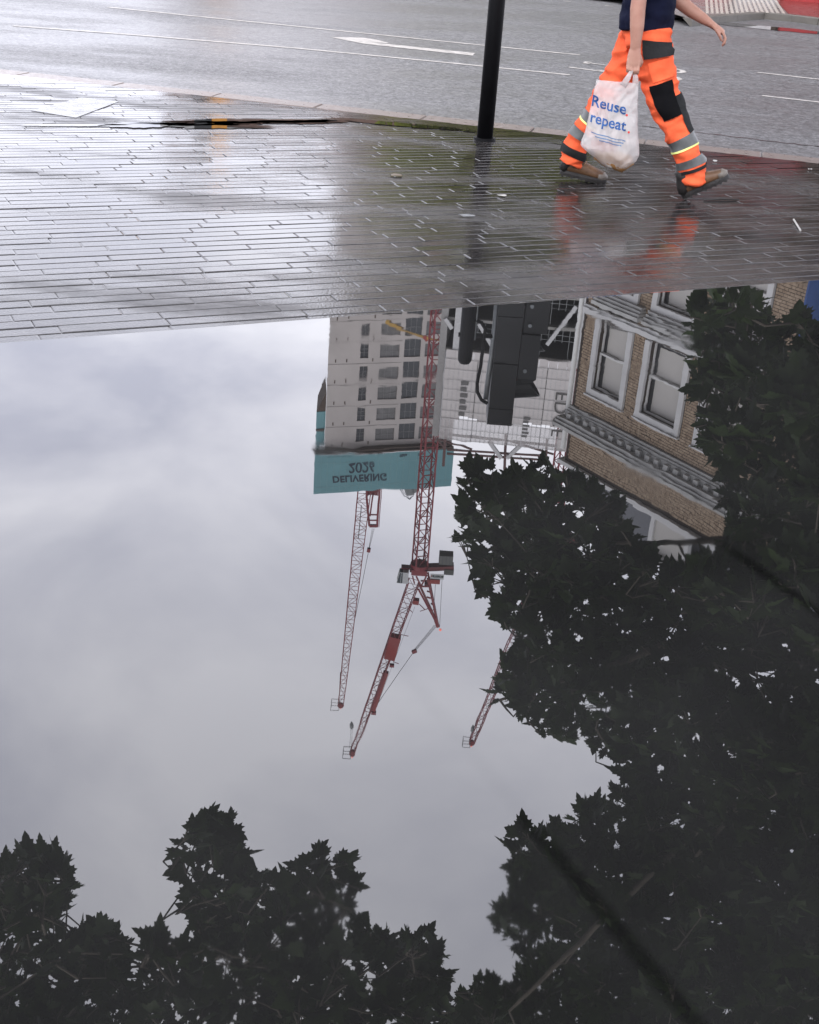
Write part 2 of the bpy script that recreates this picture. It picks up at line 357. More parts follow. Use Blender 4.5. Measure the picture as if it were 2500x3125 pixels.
rt = MB(); rt.poly([c4(1215,-80,.026), c4(1225,10,.026), c4(1290,80,.026), c4(1370,160,.026), c4(1760,208,.026), c4(2100,240,.026), c4(2100,-120,.026)]); rt.build('red_track', M_RED, fpo)

# ================================================================== MIRROR SLAB
def slab_material():
    m = bpy.data.materials.new('polished_black_granite_wet'); m.use_nodes = True; t = m.node_tree; P = t.nodes['Principled BSDF']; N = t.nodes.new; K = t.links.new
    P.inputs['IOR'].default_value = 2.2
    g = N('ShaderNodeNewGeometry')
    def streak(a, b, w):
        a = gnd(a[0]*1.4493, a[1]*1.4493, SLAB_Z); b = gnd(b[0]*1.4493, b[1]*1.4493, SLAB_Z); d = (b-a); ln = d.length; d.normalize(); n = Vector((-d.y, d.x, 0))
        s = N('ShaderNodeVectorMath'); s.operation = 'SUBTRACT'; s.inputs[1].default_value = a; K(g.outputs['Position'], s.inputs[0])
        def dot(v):
            x = N('ShaderNodeVectorMath'); x.operation = 'DOT_PRODUCT'; x.inputs[1].default_value = v; K(s.outputs[0], x.inputs[0]); return x.outputs['Value']
        ab = N('ShaderNodeMath'); ab.operation = 'ABSOLUTE'; K(dot(n), ab.inputs[0])
        m1 = N('ShaderNodeMapRange'); m1.interpolation_type = 'SMOOTHSTEP'; m1.inputs[1].default_value = w*.15; m1.inputs[2].default_value = w; m1.inputs[3].default_value = 1; m1.inputs[4].default_value = 0; K(ab.outputs[0], m1.inputs[0])
        m2 = N('ShaderNodeMapRange'); m2.interpolation_type = 'SMOOTHSTEP'; m2.inputs[1].default_value = -.02; m2.inputs[2].default_value = .10; K(dot(d), m2.inputs[0])
        m3 = N('ShaderNodeMapRange'); m3.interpolation_type = 'SMOOTHSTEP'; m3.inputs[1].default_value = ln+.25; m3.inputs[2].default_value = ln+.4; m3.inputs[3].default_value = 1; m3.inputs[4].default_value = 0; K(dot(d), m3.inputs[0])
        x1 = N('ShaderNodeMath'); x1.operation = 'MULTIPLY'; K(m1.outputs[0], x1.inputs[0]); K(m2.outputs[0], x1.inputs[1])
        x2 = N('ShaderNodeMath'); x2.operation = 'MULTIPLY'; K(x1.outputs[0], x2.inputs[0]); K(m3.outputs[0], x2.inputs[1]); return x2.outputs[0]
    s1 = streak((520,1010), (1460,2150), .018); s2 = streak((1500,1130), (1725,1290), .020)
    mxm = N('ShaderNodeMath'); mxm.operation = 'MAXIMUM'; K(s1, mxm.inputs[0]); K(s2, mxm.inputs[1])
    nz = N('ShaderNodeTexNoise'); nz.inputs['Scale'].default_value = 3.2; nz.inputs['Detail'].default_value = 6; K(g.outputs['Position'], nz.inputs['Vector'])
    dust = N('ShaderNodeMapRange'); dust.inputs[1].default_value = .3; dust.inputs[2].default_value = .7; dust.inputs[3].default_value = .0085; dust.inputs[4].default_value = .0150; K(nz.outputs[0], dust.inputs[0])
    inv = N('ShaderNodeMath'); inv.operation = 'MULTIPLY_ADD'; inv.inputs[1].default_value = -.48; inv.inputs[2].default_value = 1; K(mxm.outputs[0], inv.inputs[0])
    mu = N('ShaderNodeMath'); mu.operation = 'MULTIPLY'; K(dust.outputs[0], mu.inputs[0]); K(inv.outputs[0], mu.inputs[1])
    cc = N('ShaderNodeCombineColor'); K(mu.outputs[0], cc.inputs[0]); K(mu.outputs[0], cc.inputs[1]); K(mu.outputs[0], cc.inputs[2]); K(cc.outputs[0], P.inputs['Base Color'])
    # patches of thin water: faint ripple and a little blur
    pa = N('ShaderNodeTexNoise'); pa.inputs['Scale'].default_value = 5.; pa.inputs['Detail'].default_value = 3; K(g.outputs['Position'], pa.inputs['Vector'])
    pm = N('ShaderNodeMapRange'); pm.interpolation_type = 'SMOOTHSTEP'; pm.inputs[1].default_value = .5; pm.inputs[2].default_value = .72; K(pa.outputs[0], pm.inputs[0])
    ro = N('ShaderNodeMapRange'); ro.inputs[3].default_value = .006; ro.inputs[4].default_value = .030; K(pm.outputs[0], ro.inputs[0]); K(ro.outputs[0], P.inputs['Roughness'])
    rip = N('ShaderNodeTexNoise'); rip.inputs['Scale'].default_value = 13; rip.inputs['Detail'].default_value = 2; K(g.outputs['Position'], rip.inputs['Vector'])
    am = N('ShaderNodeMath'); am.operation = 'MULTIPLY_ADD'; am.inputs[1].default_value = .9; am.inputs[2].default_value = .12; K(pm.outputs[0], am.inputs[0])
    hh = N('ShaderNodeMath'); hh.operation = 'MULTIPLY'; K(rip.outputs[0], hh.inputs[0]); K(am.outputs[0], hh.inputs[1])
    bp = N('ShaderNodeBump'); bp.inputs['Strength'].default_value = 1; bp.inputs['Distance'].default_value = .00006; K(hh.outputs[0], bp.inputs['Height']); K(bp.outputs[0], P.inputs['Normal'])
    return m
M_SLAB = slab_material()
SD = Vector((1.849,.958,0)).normalized(); SN = Vector((SD.y,-SD.x,0)); SE = Vector((0.01,3.09,0))   # mid of far edge
sl_root = empty('granite_plinth', SE+SN*1.2, math.atan2(SD.y,SD.x), 'polished black granite plinth, wet, mirroring the sky, cranes and leaves', 'plinth')
bm = bmesh.new(); bmesh.ops.create_cube(bm, size=1); bmesh.ops.scale(bm, vec=(3.3,2.4,.07), verts=bm.verts); bmesh.ops.translate(bm, vec=(0,0,SLAB_Z-.035), verts=bm.verts)
bmesh.ops.bevel(bm, geom=bm.edges[:], offset=.012, segments=4, profile=.5, affect='EDGES')
me = bpy.data.meshes.new('slab_top'); bm.to_mesh(me); bm.free(); me.materials.append(M_SLAB)
inst('slab_top', me, sl_root)
M_GRAN = mat('black_granite_side', (.03,.03,.032), .2, vscale=60, rough2=.35)
for i in range(4):
    b = MB(); b.box((-1.6+i*.803, -1.15, .0), (-1.6+i*.803+.795, 1.15, SLAB_Z-.072)); b.build('base_block', M_GRAN, sl_root)

# ================================================================== BUILDINGS SEEN IN THE SLAB
# --- concrete tower under construction
M_CONC = mat('raw_concrete', (.60,.555,.52), .8, var=.10, vscale=.12, bump=.2, bscale=2)
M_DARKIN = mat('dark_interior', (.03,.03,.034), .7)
M_GLASSD = mat('dark_site_window', (.06,.065,.07), .15, vscale=.4)
M_GLASSG = mat('sheeted_site_window', (.20,.195,.19), .4, vscale=.8, var=.2)
M_FRAMEW = mat('pale_window_bar', (.35,.35,.34), .5)
M_CYAN = mat('cyan_hoarding_sheet', (.18,.395,.425), .45, var=.07, vscale=.25)
M_CYAN2 = mat('cyan_hoarding_seam', (.25,.46,.48), .45)
M_INK = mat('dark_blue_ink', (.035,.055,.08), .6, var=.03)
M_BROWN = mat('brown_formwork', (.12,.085,.065), .7, vscale=.6)
TA = rad(17.6)
tw = empty('concrete_tower', (-17.3,200,0), TA, 'unfinished pale concrete tower wrapped at its top in cyan sheeting reading DELIVERING 2026', 'building')
pitch = 3.78; ops = []; cols = [(7.5,8.9),(10.9,14.3),(15.1,18.0),(18.75,21.3)]
for i in range(0, 21):
    zt = 85.25 - pitch*i; hgt = [2.35,2.2,2.95,2.25]
    for (a, c), hh in zip(cols, hgt):
        if zt-hh > 6: ops.append((a, c, zt-hh, zt))
wl = wall_mb(2.0, 25, 0, 87, ops, .45); wl.add([(2.0,0,0),(8,22,0),(8,22,87),(2.0,0,87)], [(0,3,2,1)]); wl.box((24.7,.46,0),(25,22,87)); wl.box((8,21.7,0),(24.7,22,87))
wl.build('wall', M_CONC, tw)
b = MB(); b.box((2.4,.47,0),(24.69,.75,87)); b.build('shade_backing', M_DARKIN, tw)  # one dark sheet behind the openings stands in for shaded rooms
for (a, c, z0, z1) in ops:
    if z0 < 52: continue
    o = MB().box((a+.02,.25,z0+.02),(c-.02,.30,z1-.02)).build('window', M_GLASSG if 10 < a < 12 or a > 18.5 else M_GLASSD, tw)
    f = MB(); n = 2 if c-a < 2 else 3
    wide = c-a > 2
    for k in range(1, n): x = a+(c-a)*k/n; f.box((x-.022,.215,z0+.03),(x+.022,.245,z1-.03))
    for q in ((.35,.62) if not wide else (.55,)): z = z0+(z1-z0)*q; f.box((a+.03,.18,z-.022),(c-.03,.212,z+.022))
    f.build('frame', M_FRAMEW, o)
for i in range(9):
    z = 86.2 - pitch*i
    b = MB(); b.box((2.0,-.03,z-.045),(14.7,-.002,z+.045)); b.build('pour_line', mat('pour_joint', (.36,.33,.31), .8), tw)
    for u in (3.2, 5.1, 9.6):
        MB().box((u,-.05,z-.9),(u+.18,-.003,z-.35)).build('tie_plate', M_BROWN, tw)
# cyan wrap
hd = MB(); hd.box((0,-1.6,86.95),(25,-1.5,94.1)); hd.add([(.0,-1.49,86.95),(5,17,86.95),(5,17,94.1),(0,-1.49,94.1),(.1,-1.49,86.95),(5.1,17,86.95),(5.1,17,94.1),(.1,-1.49,94.1)], [(0,1,2,3),(7,6,5,4),(3,2,6,7),(0,4,5,1)]); hd.box((24.9,-1.49,86.95),(25,18,94.1)); ho = hd.build('hoarding', M_CYAN, tw)
for i in range(1, 22): MB().box((i*25/22-.04,-1.63,87.0),(i*25/22+.04,-1.602,94.05)).build('sheet_seam', M_CYAN2, ho)
for z in (88.5, 92.9): MB().box((.1,-1.625,z-.035),(24.9,-1.602,z+.035)).build('sheet_seam', M_CYAN2, ho)
MB().box((.1,-1.49,86.6),(24.9,1.4,86.9)).build('walkway_soffit', M_BROWN, tw)
MB().box((.3,-1.2,86.2),(24.7,-.1,86.45)).build('walkway_beam', M_BROWN, tw)
def facing(u, z, y): return Matrix.Translation((u,y,z)) @ Matrix.Rotation(rad(90),4,'X')
text_obj('DELIVERING', 1.72, 'lettering', M_INK, ho, facing(8.05,91.45,-1.66) @ Matrix.Scale(1.0,4), depth=.01, shear=.12, offset=.055, spacing=1.05)
text_obj('2026', 2.35, 'lettering', M_INK, ho, facing(8.3,89.55,-1.66), depth=.01, shear=.1, offset=.045)
text_obj('mace', .62, 'lettering', M_INK, ho, facing(15.75,87.6,-1.66), depth=.01, offset=.02)
text_obj('Edge', .60, 'lettering', M_INK, ho, facing(19.0,87.6,-1.66), depth=.01)
for k in range(5): MB().box((2.2+k*.85,-1.65,87.45),(2.9+k*.85,-1.635,87.62)).build('small_print', mat('faded_print', (.12,.27,.30), .6), ho)
sd_ = MB(); sd_.add([(.5,.6,79.7),(2.1,.6,79.7),(3.6,8,79.7),(2.3,8,79.7),(.5,.6,86.0),(2.1,.6,86.0),(3.6,8,86.0),(2.3,8,86.0)], [(3,2,1,0),(4,5,6,7),(0,1,5,4),(2,3,7,6),(3,0,4,7)]); sd_.build('side_screen', M_CYAN, tw)
b = MB(); b.add([(2.1,.6,76.2),(3.6,8,76.2),(2.3,8,79.6),(.5,.6,79.6),(2.1,.6,79.6),(3.6,8,79.6)], [(0,1,2,3),(0,3,4),(1,5,2),(3,2,5,4),(0,4,5,1)]); b.build('side_bracket', M_BROWN, tw)
MB().box((.42,.45,82.75),(2.0,.59,82.95)).build('side_rail', M_BROWN, tw)

# yellow placing boom on the tower face
def c7(x, y): return 900+.3478*x, 850+.3478*y
M_YEL = mat('yellow_boom_paint', (.50,.30,.06), .45)
yb = empty('placing_boom', mir(*c7(800,380),193), 0, 'slim yellow boom arm slanting across the tower face beside the red mast', 'boom')
p0 = mir(*c7(800,380),193); p1 = mir(*c7(1150,525),191); p2 = mir(*c7(1310,545),188.5)
MB().bar(Vector((0,0,0)), p1-p0, .34, .42).build('boom_arm', M_YEL, yb); MB().bar(p1-p0+Vector((0,0,.02)), p2-p0, .22, .26).build('boom_arm', M_YEL, yb)
MB().bar(p1-p0+Vector((-.3,0,-.3)), p1-p0+Vector((.3,0,.3)), .55, .6).build('boom_joint', mat('boom_red', (.4,.07,.05), .5), yb)
# --- gear on the roof behind the sheeting
M_STEEL = mat('grey_machine_steel', (.22,.23,.23), .45, metal=.4)
rg = empty('rooftop_machine', mir(*c7(960,1800),212), 0, 'grey rooftop machine with hoses rising over the cyan sheeting', 'machine')
o_ = mir(*c7(960,1800),212)
def rp_(x, y): return mir(*c7(x,y),212) - o_
m = MB(); m.bar(rp_(985,1800), rp_(1020,1900), 1.3, 1.4).build('machine_body', M_STEEL, rg)
MB().bar(rp_(1030,1800), rp_(1060,1870), .9).build('machine_body', M_STEEL, rg)
MB().tube([rp_(905,1810), rp_(935,1860), rp_(965,1920), rp_(1010,1940), rp_(1045,1915)], .09, 6).build('hose', M_INK, rg)
MB().tube([rp_(930,1812), rp_(960,1880), rp_(1000,1915)], .06, 6).build('hose', M_INK, rg)

# --- steel framed building wrapped in white screens
M_SCREEN = mat('white_mesh_screen', (.74,.70,.68), .6, var=.06, vscale=.4, alpha=.93)
M_SCREEN2 = mat('thin_mesh_screen', (.74,.70,.69), .6, var=.05, vscale=.4, alpha=.42)
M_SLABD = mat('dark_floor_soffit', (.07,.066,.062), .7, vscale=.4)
M_WSTEEL = mat('white_steel_column', (.62,.62,.62), .45)
M_RSTEEL = mat('red_brown_steel', (.115,.05,.045), .5)
EA = rad(-5)
eb = empty('steel_frame_building', (2.66,130,0), EA, 'unfinished steel framed building wrapped in pale mesh screens lettered EDGE', 'building')
for k in range(11):
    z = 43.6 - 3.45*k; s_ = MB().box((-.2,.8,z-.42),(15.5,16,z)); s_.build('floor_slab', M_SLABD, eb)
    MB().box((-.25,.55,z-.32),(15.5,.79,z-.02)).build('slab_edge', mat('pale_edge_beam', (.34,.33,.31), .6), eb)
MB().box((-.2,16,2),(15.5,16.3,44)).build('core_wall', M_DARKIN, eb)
for u in (1.05, 14.2): MB().box((u-.42,.1,0),(u+.42,.53,44)).build('column', M_WSTEEL, eb)
def ep(x, y, dy=0.):         # crop pixel -> building local
    x, y = 1320+440/1694*x, 900+440/1694*y
    d = ray(x, y); d = Vector((d.x, d.y, -d.z)); o = Vector((0,0,2*SLAB_Z-CAM_H)); e = Vector((math.cos(EA), math.sin(EA), 0)); n = Vector((-e.y, e.x, 0))
    t = (Vector((2.66,130,0))-o).dot(n)/d.dot(n); P = o+d*t
    return Vector(((P-Vector((2.66,130,0))).dot(e), dy, P.z))
for a, c in (((1345,590),(1690,140)),((545,340),(720,640)),((150,280),(230,400))): MB().bar(ep(*a,.2), ep(*c,.2), .42, .4).build('brace', M_WSTEEL, eb)
for u in [2.4+.75*i for i in range(17)]:
    for k in range(0, 4):
        z = 43.6-3.45*k-3.4
        MB().box((u-.03,.72,z),(u+.03,.78,z+1.3 if (int(u*7)+k)%3 else z+2.9)).build('guard_post', M_STEEL, eb)
for k in range(0, 4):
    for q in (.55, 1.1): z = 43.6-3.45*k-3.4+q; MB().box((1.6,.73,z-.025),(13.7,.77,z+.025)).build('guard_rail', M_STEEL, eb)
NC = 14
for i in range(NC):
    u0, u1 = i*14/NC+.015, (i+1)*14/NC-.015
    thin = random.random() < .6
    MB().box((u0,-.03+.02*math.sin(i*2.1),43.25),(u1,.0+.02*math.sin(i*2.1),50.9+random.uniform(-.3,.3))).build('screen', M_SCREEN, eb)
    MB().box((u0,-.03,51.0),(u1,-.01,53.55)).build('screen', M_SCREEN2 if thin or i not in (0,6,13) else M_SCREEN, eb)
M_SEAM = mat('screen_seam_white', (.66,.65,.64), .5); M_SEAMD = mat('screen_seam_dark', (.05,.05,.05), .5)
for i in range(NC*2+1):
    u = i*14/NC/2; dk = i in (7, 15, 22); MB().box((u-.03,-.10,44.2),(u+.03,-.06,53.6)).build('screen_post', M_SEAMD if dk else M_SEAM, eb)
for z in (44.25,45.4,46.6,47.8,49.0,50.2,51.1,52.2,53.5): MB().box((0,-.145,z-.022),(14,-.105,z+.022)).build('screen_rail', M_SEAM, eb)
MB().box((0,.05,53.0),(14,.35,53.2)).build('screen_walkway', mat('walkway_grey', (.3,.28,.27), .6), eb)
text_obj('EDGE', 2.05, 'lettering', mat('grey_lettering', (.10,.095,.09), .6), eb, Matrix.Translation((12.95,-.16,49.3)) @ Matrix.Rotation(rad(90),4,'X') @ Matrix.Rotation(rad(90),4,'Z'), depth=.005, spacing=1.06)
for (a, c, z0, z1) in ((1.9,2.7,46.6,50.9),(9.0,9.75,50.0,52.5)):
    n = 6
    for k in range(n): MB().box((a,-.16,z0+(z1-z0)*k/n),(c-.15*(k%2),-.15,z0+(z1-z0)*(k+.62)/n)).build('printed_patch', mat('grey_print', (.15,.145,.14), .6), eb)
for a, c in (((660,1770),(800,1965)),((1050,1800),(868,1965))): MB().bar(ep(*a,1.2), ep(*c,1.2), .38, .4).build('brace', M_WSTEEL, eb)
for a, c in (((855,1700),(838,2120)),((140,1650),(112,2080)),((1345,1760),(1330,1960))): MB().bar(ep(*a,1.7), ep(*c,1.7), .30).build('steel_column', M_RSTEEL, eb)
for a, c in (((150,1905),(1300,1975)),((150,1950),(1300,2025)),((30,1770),(450,1900)),((860,1785),(1420,1960)),((30,1770),(120,1890))): MB().bar(ep(*a,2.1), ep(*c,2.1), .2).build('steel_beam', M_RSTEEL, eb)
lf = MB(); lf.box((-.85,.3,0),(-.12,14,53.5)); lf.build('side_screen', mat('grey_side_sheet', (.36,.35,.34), .6), eb)

# --- brick corner building across the junction
M_BRICK = mat('london_stock_brick', (.42,.325,.235), .85, vscale=5.5, col2=(.24,.17,.115), bump=.3, bscale=40, coords='World')
M_MORT = mat('old_mortar', (.055,.040,.030), .9, vscale=8)
M_STUC = mat('white_stucco', (.62,.62,.62), .6, var=.06, vscale=2)
M_STUCG = mat('weathered_stucco', (.50,.50,.49), .65, var=.14, vscale=1.6)
M_PANE = mat('window_blind_behind_glass', (.50,.48,.45), .25, var=.05, vscale=.6)
M_SASH = mat('sash_paint', (.66,.66,.65), .45, var=.05)
M_SLATE = mat('roof_slate', (.10,.105,.12), .5, vscale=6)
M_SHADE = mat('dark_room', (.05,.05,.052), .3)
BA = rad(-54); BP = Vector((5.44,42,0))
bb = empty('brick_building', BP, BA, 'weathered stock brick corner building with white sash windows and a moulded cornice', 'building')
wins = [(.90,2.27,12.18,14.6),(3.30,4.88,12.18,14.6),(5.95,7.5,12.18,14.6)]
low = [(.92,2.27,8.2,10.95),(3.32,4.88,8.2,10.95),(5.95,7.5,8.2,10.95)]
gnd_ops = [(.9,2.6,.9,3.6),(3.3,5.0,.9,3.6),(6.0,7.7,.05,3.6)]; mid_ops = [(.92,2.27,4.6,7.0),(3.32,4.88,4.6,7.0),(5.95,7.5,4.6,7.0)]
wall_mb(0, 10.5, 0, 17.65, wins+low+mid_ops+gnd_ops, .32).build('wall', M_MORT, bb)
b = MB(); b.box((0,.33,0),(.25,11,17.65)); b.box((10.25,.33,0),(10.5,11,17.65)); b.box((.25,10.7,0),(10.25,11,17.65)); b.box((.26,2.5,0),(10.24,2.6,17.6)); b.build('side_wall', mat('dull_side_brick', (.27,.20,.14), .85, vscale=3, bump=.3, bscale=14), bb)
# bricks in Flemish bond
BL, BH, BD = .29, .096, .014
bx = MB().box((-.5,-.5,-.5),(.5,.5,.5)).mesh('brick'); bx.materials.append(M_BRICK)
blocked = [(.66,2.52,11.8,14.9),(3.0,5.14,11.8,14.9),(5.66,7.75,11.8,14.9),(.7,2.5,8.0,11.65),(3.1,5.1,8.0,11.65),(5.7,7.75,8.0,11.65)] + mid_ops + gnd_ops + [(0,10.5,15.5,16.3),(-.1,.12,0,17.6)]
cand = []; rest = MB()
nrow = int((17.6-8.3)/BH)
for r in range(nrow):
    z = 8.3+r*BH; u = .0 - (0 if r%2 else .085); k = r%2
    while u < 10.45:
        l = BL if k%2 == 0 else BL/2; a, c = max(u,.0)+.009, min(u+l,10.5)-.009; k += 1; u += l
        if c-a < .03: continue
        segs = [(a,c)]
        for (w0,w1,z0,z1) in blocked:
            if z+BH > z0 and z < z1:
                ns = []
                for s0, s1 in segs:
                    if s1 <= w0 or s0 >= w1: ns.append((s0,s1)); continue
                    if s0 < w0: ns.append((s0,w0))
                    if s1 > w1: ns.append((w1,s1))
                segs = ns
        for s0, s1 in segs:
            if s1-s0 > .03: cand.append((s0,s1,z+.009,z+BH-.009, random.uniform(.008,.020)))
def key(c):
    u, z = (c[0]+c[1])/2, c[2]
    return 0 if (16.3 < z < 17.5 and u < 6.2 and c[1]-c[0] > .15) else 1
cand.sort(key=lambda c: (key(c), random.random()))
for i, (s0,s1,z0,z1,d) in enumerate(cand):
    if i < 300: inst('brick', bx, bb, ((s0+s1)/2, -d/2, (z0+z1)/2), None, (s1-s0, d, z1-z0))
    else:
        rest.add([(s0,-d,z0),(s1,-d,z0),(s1,-d,z1),(s0,-d,z1),(s0,0,z0),(s1,0,z0),(s1,0,z1),(s0,0,z1)], [(0,1,2,3),(1,0,4,5),(2,1,5,6),(3,2,6,7),(0,3,7,4)])
tag(rest.build('brick_courses', M_BRICK, bb), kind='stuff')
# windows
def sash(o, pr=.0):
    u0,u1,z0,z1 = o
    f = MB(); w = .22; y0 = -.10
    f.box((u0-w,y0,z0-.02),(u0-.001,.0,z1+.22)); f.box((u1+.001,y0,z0-.02),(u1+w,.0,z1+.22)); f.box((u0,y0,z1+.001),(u1,.0,z1+.22))
    f.box((u0-w-.04,y0-.06,z1+.221),(u1+w+.04,.0,z1+.28))
    a = f.build('window', M_STUC, bb)
    s = MB(); t = .07; zm = (z0+z1)/2 - .08
    for (zz0,zz1,y) in ((zm,z1,.10),(z0,zm+.05,.15)):
        s.box((u0+.001,y,zz0),(u0+t,y+.045,zz1)); s.box((u1-t,y,zz0),(u1-.001,y+.045,zz1)); s.box((u0+t,y,zz0),(u1-t,y+.045,zz0+t)); s.box((u0+t,y,zz1-t),(u1-t,y+.045,zz1))
    s.build('sash', M_SASH, a)
    MB().box((u0+.2,.215,z0+.16),(u1-.06,.235,z1-.06)).build('blind', M_PANE, a)
    MB().box((u0+.01,.245,z0+.01),(u1-.01,.26,z1-.01)).build('pane', M_SHADE, a)
    return a
for o in wins+low: sash(o)
for o in mid_ops+gnd_ops: MB().box((o[0]+.01,.2,o[2]+.01),(o[1]-.01,.24,o[3]-.01)).build('pane', M_SHADE, bb)
# continuous sill band, hoods, cornice with modillions, coping
b = MB(); b.box((.06,-.17,11.90),(8.2,-.001,12.06)); b.box((.06,-.11,11.80),(8.2,-.002,11.899)); b.build('sill_band', M_STUC, bb)
for o in low:
    h_ = MB(); u0, u1, z = o[0]-.2, o[1]+.55, 11.18
    for k, (y, zz0, zz1) in enumerate(((.20,0,.10),(.27,.10,.2),(.34,.2,.30),(.40,.30,.42))): h_.box((u0-.02*k,-y,z+zz0+.001*k),(u1+.02*k,-.001-.001*k,z+zz1))
    h_.build('window_hood', M_STUCG, bb)
co = MB()
for k, (y, z0, z1) in enumerate(((.10,15.52,15.62),(.16,15.62,15.70),(.20,15.70,15.93),(.44,15.93,16.05),(.50,16.05,16.16),(.56,16.16,16.28))): co.box((-.02-.0*k-y*.5,-y,z0+.0005*k),(10.5,-.001*(k+1),z1))
cor = co.build('cornice', M_STUCG, bb)
for i in range(24): MB().box((.1+i*.44,-.33,15.75),(.1+i*.44+.2,-.205,15.925)).build('modillion', M_STUCG, cor)
b = MB(); b.box((-.28,-.14,17.66),(10.5,.35,17.80)); b.build('coping', M_STUC, bb)
MB().tube([(-.10,-.10,0),(-.10,-.10,17.2)], .085, 10).build('downpipe', M_SASH, bb, smooth=True)
# mansard with a dormer
rf = MB(); rf.add([(0,.5,17.66),(10.5,.5,17.66),(10.5,2.2,20.6),(0,2.2,20.6),(10.5,8.5,20.6),(0,8.5,20.6),(0,10.9,17.66),(10.5,10.9,17.66)], [(0,1,2,3),(3,2,4,5),(1,7,4,2),(0,3,5,6)]); rfo = rf.build('roof', M_SLATE, bb)
for r in range(14):
    for c_ in range(34):
        u = c_*.31 + (.155 if r%2 else 0); t0, t1 = r/14, (r+1)/14+.03
        if not (3.9 < u < 7.6) and not (u < 1.4): continue
        if u+.3 > 10.5: continue
        MB().add([(u,.49+1.7*t0-.02,17.66+2.94*t0),(u+.3,.49+1.7*t0-.02,17.66+2.94*t0),(u+.3,.485+1.7*t1,17.66+2.94*t1),(u,.485+1.7*t1,17.66+2.94*t1)], [(0,1,2,3)]).build('slate', M_SLATE, rfo) if (r+c_) % 1 == 0 and r < 7 else None
dm = MB(); dm.box((4.1,.42,17.82),(4.28,.6,19.4)); dm.box((5.72,.42,17.82),(5.9,.6,19.4)); dm.box((4.28,.42,17.82),(5.72,.6,17.96)); dm.box((3.95,.3,19.401),(6.05,2.2,19.6)); dmo = dm.build('dormer', M_STUC, rfo)
MB().box((4.29,.5,18.0),(5.71,.54,19.38)).build('pane', M_PANE, dmo)
MB().box((3.6,-.02,17.805),(9.6,.2,17.93)).build('gutter', M_STUC, rfo)
MB().box((3.2,-.35,3.75),(7.9,-.02,4.6)).build('added_fascia', mat('red_fascia', (.30,.03,.03), .4), bb)  # made-up red band out of view, reddens the reflection on the paving
# blue banner near its far bay
bn = empty('blue_banner', BP + Vector((math.cos(BA),math.sin(BA),0))*9.45, BA, 'tall blue banner hung out from the brick wall behind the leaves', 'banner')
MB().box((0,-.9,7.4),(.05,-.1,11.6)).build('banner_sheet', mat('royal_blue_fabric', (.03,.085,.26), .6, var=.1, vscale=1), bn)
for z in (7.4,11.62): MB().bar((.025,0,z),(.025,-1.15,z),.05).build('banner_pole', M_STEEL, bn)

# --- low brown terrace beyond the road
M_BR2 = mat('brown_brick', (.24,.155,.125), .8, vscale=1, bump=.2, bscale=20)
bt = empty('brown_terrace', (-13.5,64,0), 0, 'low brown brick terrace standing across the road', 'building')
o2 = [(x, x+1.1, z, z+1.7) for x in (1.2,3.8,6.4,9,11.6,14.2) for z in (1.0,4.2,6.6)]
w2 = wall_mb(0, 16.5, 0, 9.2, o2, .2); w2.box((0,.21,0),(.3,8,9.2)); w2.box((16.2,.21,0),(16.5,8,9.2)); w2.build('wall', M_BR2, bt)
for a, c, z0, z1 in o2: MB().box((a+.01,.15,z0+.01),(c-.01,.19,z1-.01)).build('window', M_SHADE, bt)
MB().box((-.1,-.12,9.201),(16.6,8.1,9.4)).build('parapet', M_STUCG, bt)
b = MB(); b.box((10.8,-.5,0),(16.9,-.13,12.0)); b.box((10.8,.25,9.41),(16.9,8,12.0)); b.build('stair_tower', M_BR2, bt)

# ================================================================== CRANES
M_CRED = mat('crane_red_paint', (.25,.026,.034), .4, var=.12, vscale=.5)
M_CRED2 = mat('crane_panel_red', (.32,.035,.032), .4, var=.1, vscale=.4)
M_CWT = mat('counterweight_concrete', (.16,.16,.15), .8, vscale=.8)
M_ROPE = mat('steel_rope', (.09,.09,.09), .5)
M_CWHITE = mat('crane_cab_white', (.65,.66,.66), .4)
M_CABG = mat('cab_glass', (.05,.07,.08), .1)
M_LAMP = mat('red_warning_lamp', (1,.25,.2), .3, emit=1.2)
def lattice(p, q, a, b, w0, w1, n, ch, br, tri=False):
    """four (or three) chord lattice from p to q, a/b unit side axes"""
    m = MB(); p = Vector(p); q = Vector(q); a = Vector(a); b = Vector(b)
    cs = [(-1,-1),(1,-1),(1,1),(-1,1)] if not tri else [(-1,-.6),(1,-.6),(0,.9)]
    def P(t, c): w = (w0+(w1-w0)*t)/2; return p+(q-p)*t+a*c[0]*w+b*c[1]*w
    for c in cs: m.bar(P(0,c), P(1,c), ch)
    for i in range(n):
        t0, t1 = i/n, (i+1)/n
        for k in range(len(cs)):
            c, d = cs[k], cs[(k+1)%len(cs)]
            m.bar(P(t0,c), P(t0,d), br)
            m.bar(P(t0,c) if i%2 else P(t0,d), P(t1,d) if i%2 else P(t1,c), br)
    return m
def crane(label, base_xy, top_z, Y, jib, parts, jw=1.5):
    root = empty('tower_crane', (base_xy[0], base_xy[1], 0), 0, label, 'crane')
    O = Vector((base_xy[0], base_xy[1], 0))
    lattice((0,0,0), (0,0,top_z), Vector((.94,.34,0)), Vector((-.34,.94,0)), 2.0, 2.0, int(top_z/2.4), .27, .12).build('mast', M_CRED, root)
    p, q = jib[0]-O, jib[1]-O; d = (q-p).normalized(); a = Vector((0,1,0)); b = d.cross(a).normalized()
    lattice(p, q, a, b, jw, jw*.45, int((q-p).length/1.9), .16, .065).build('jib', M_CRED, root)
    return root, O
def cc(x, y): return 950+.4173*x, 1450+.4173*y
def dd(x, y): return 1200+.13916*x, 1650+.13916*y
Y1 = 185.
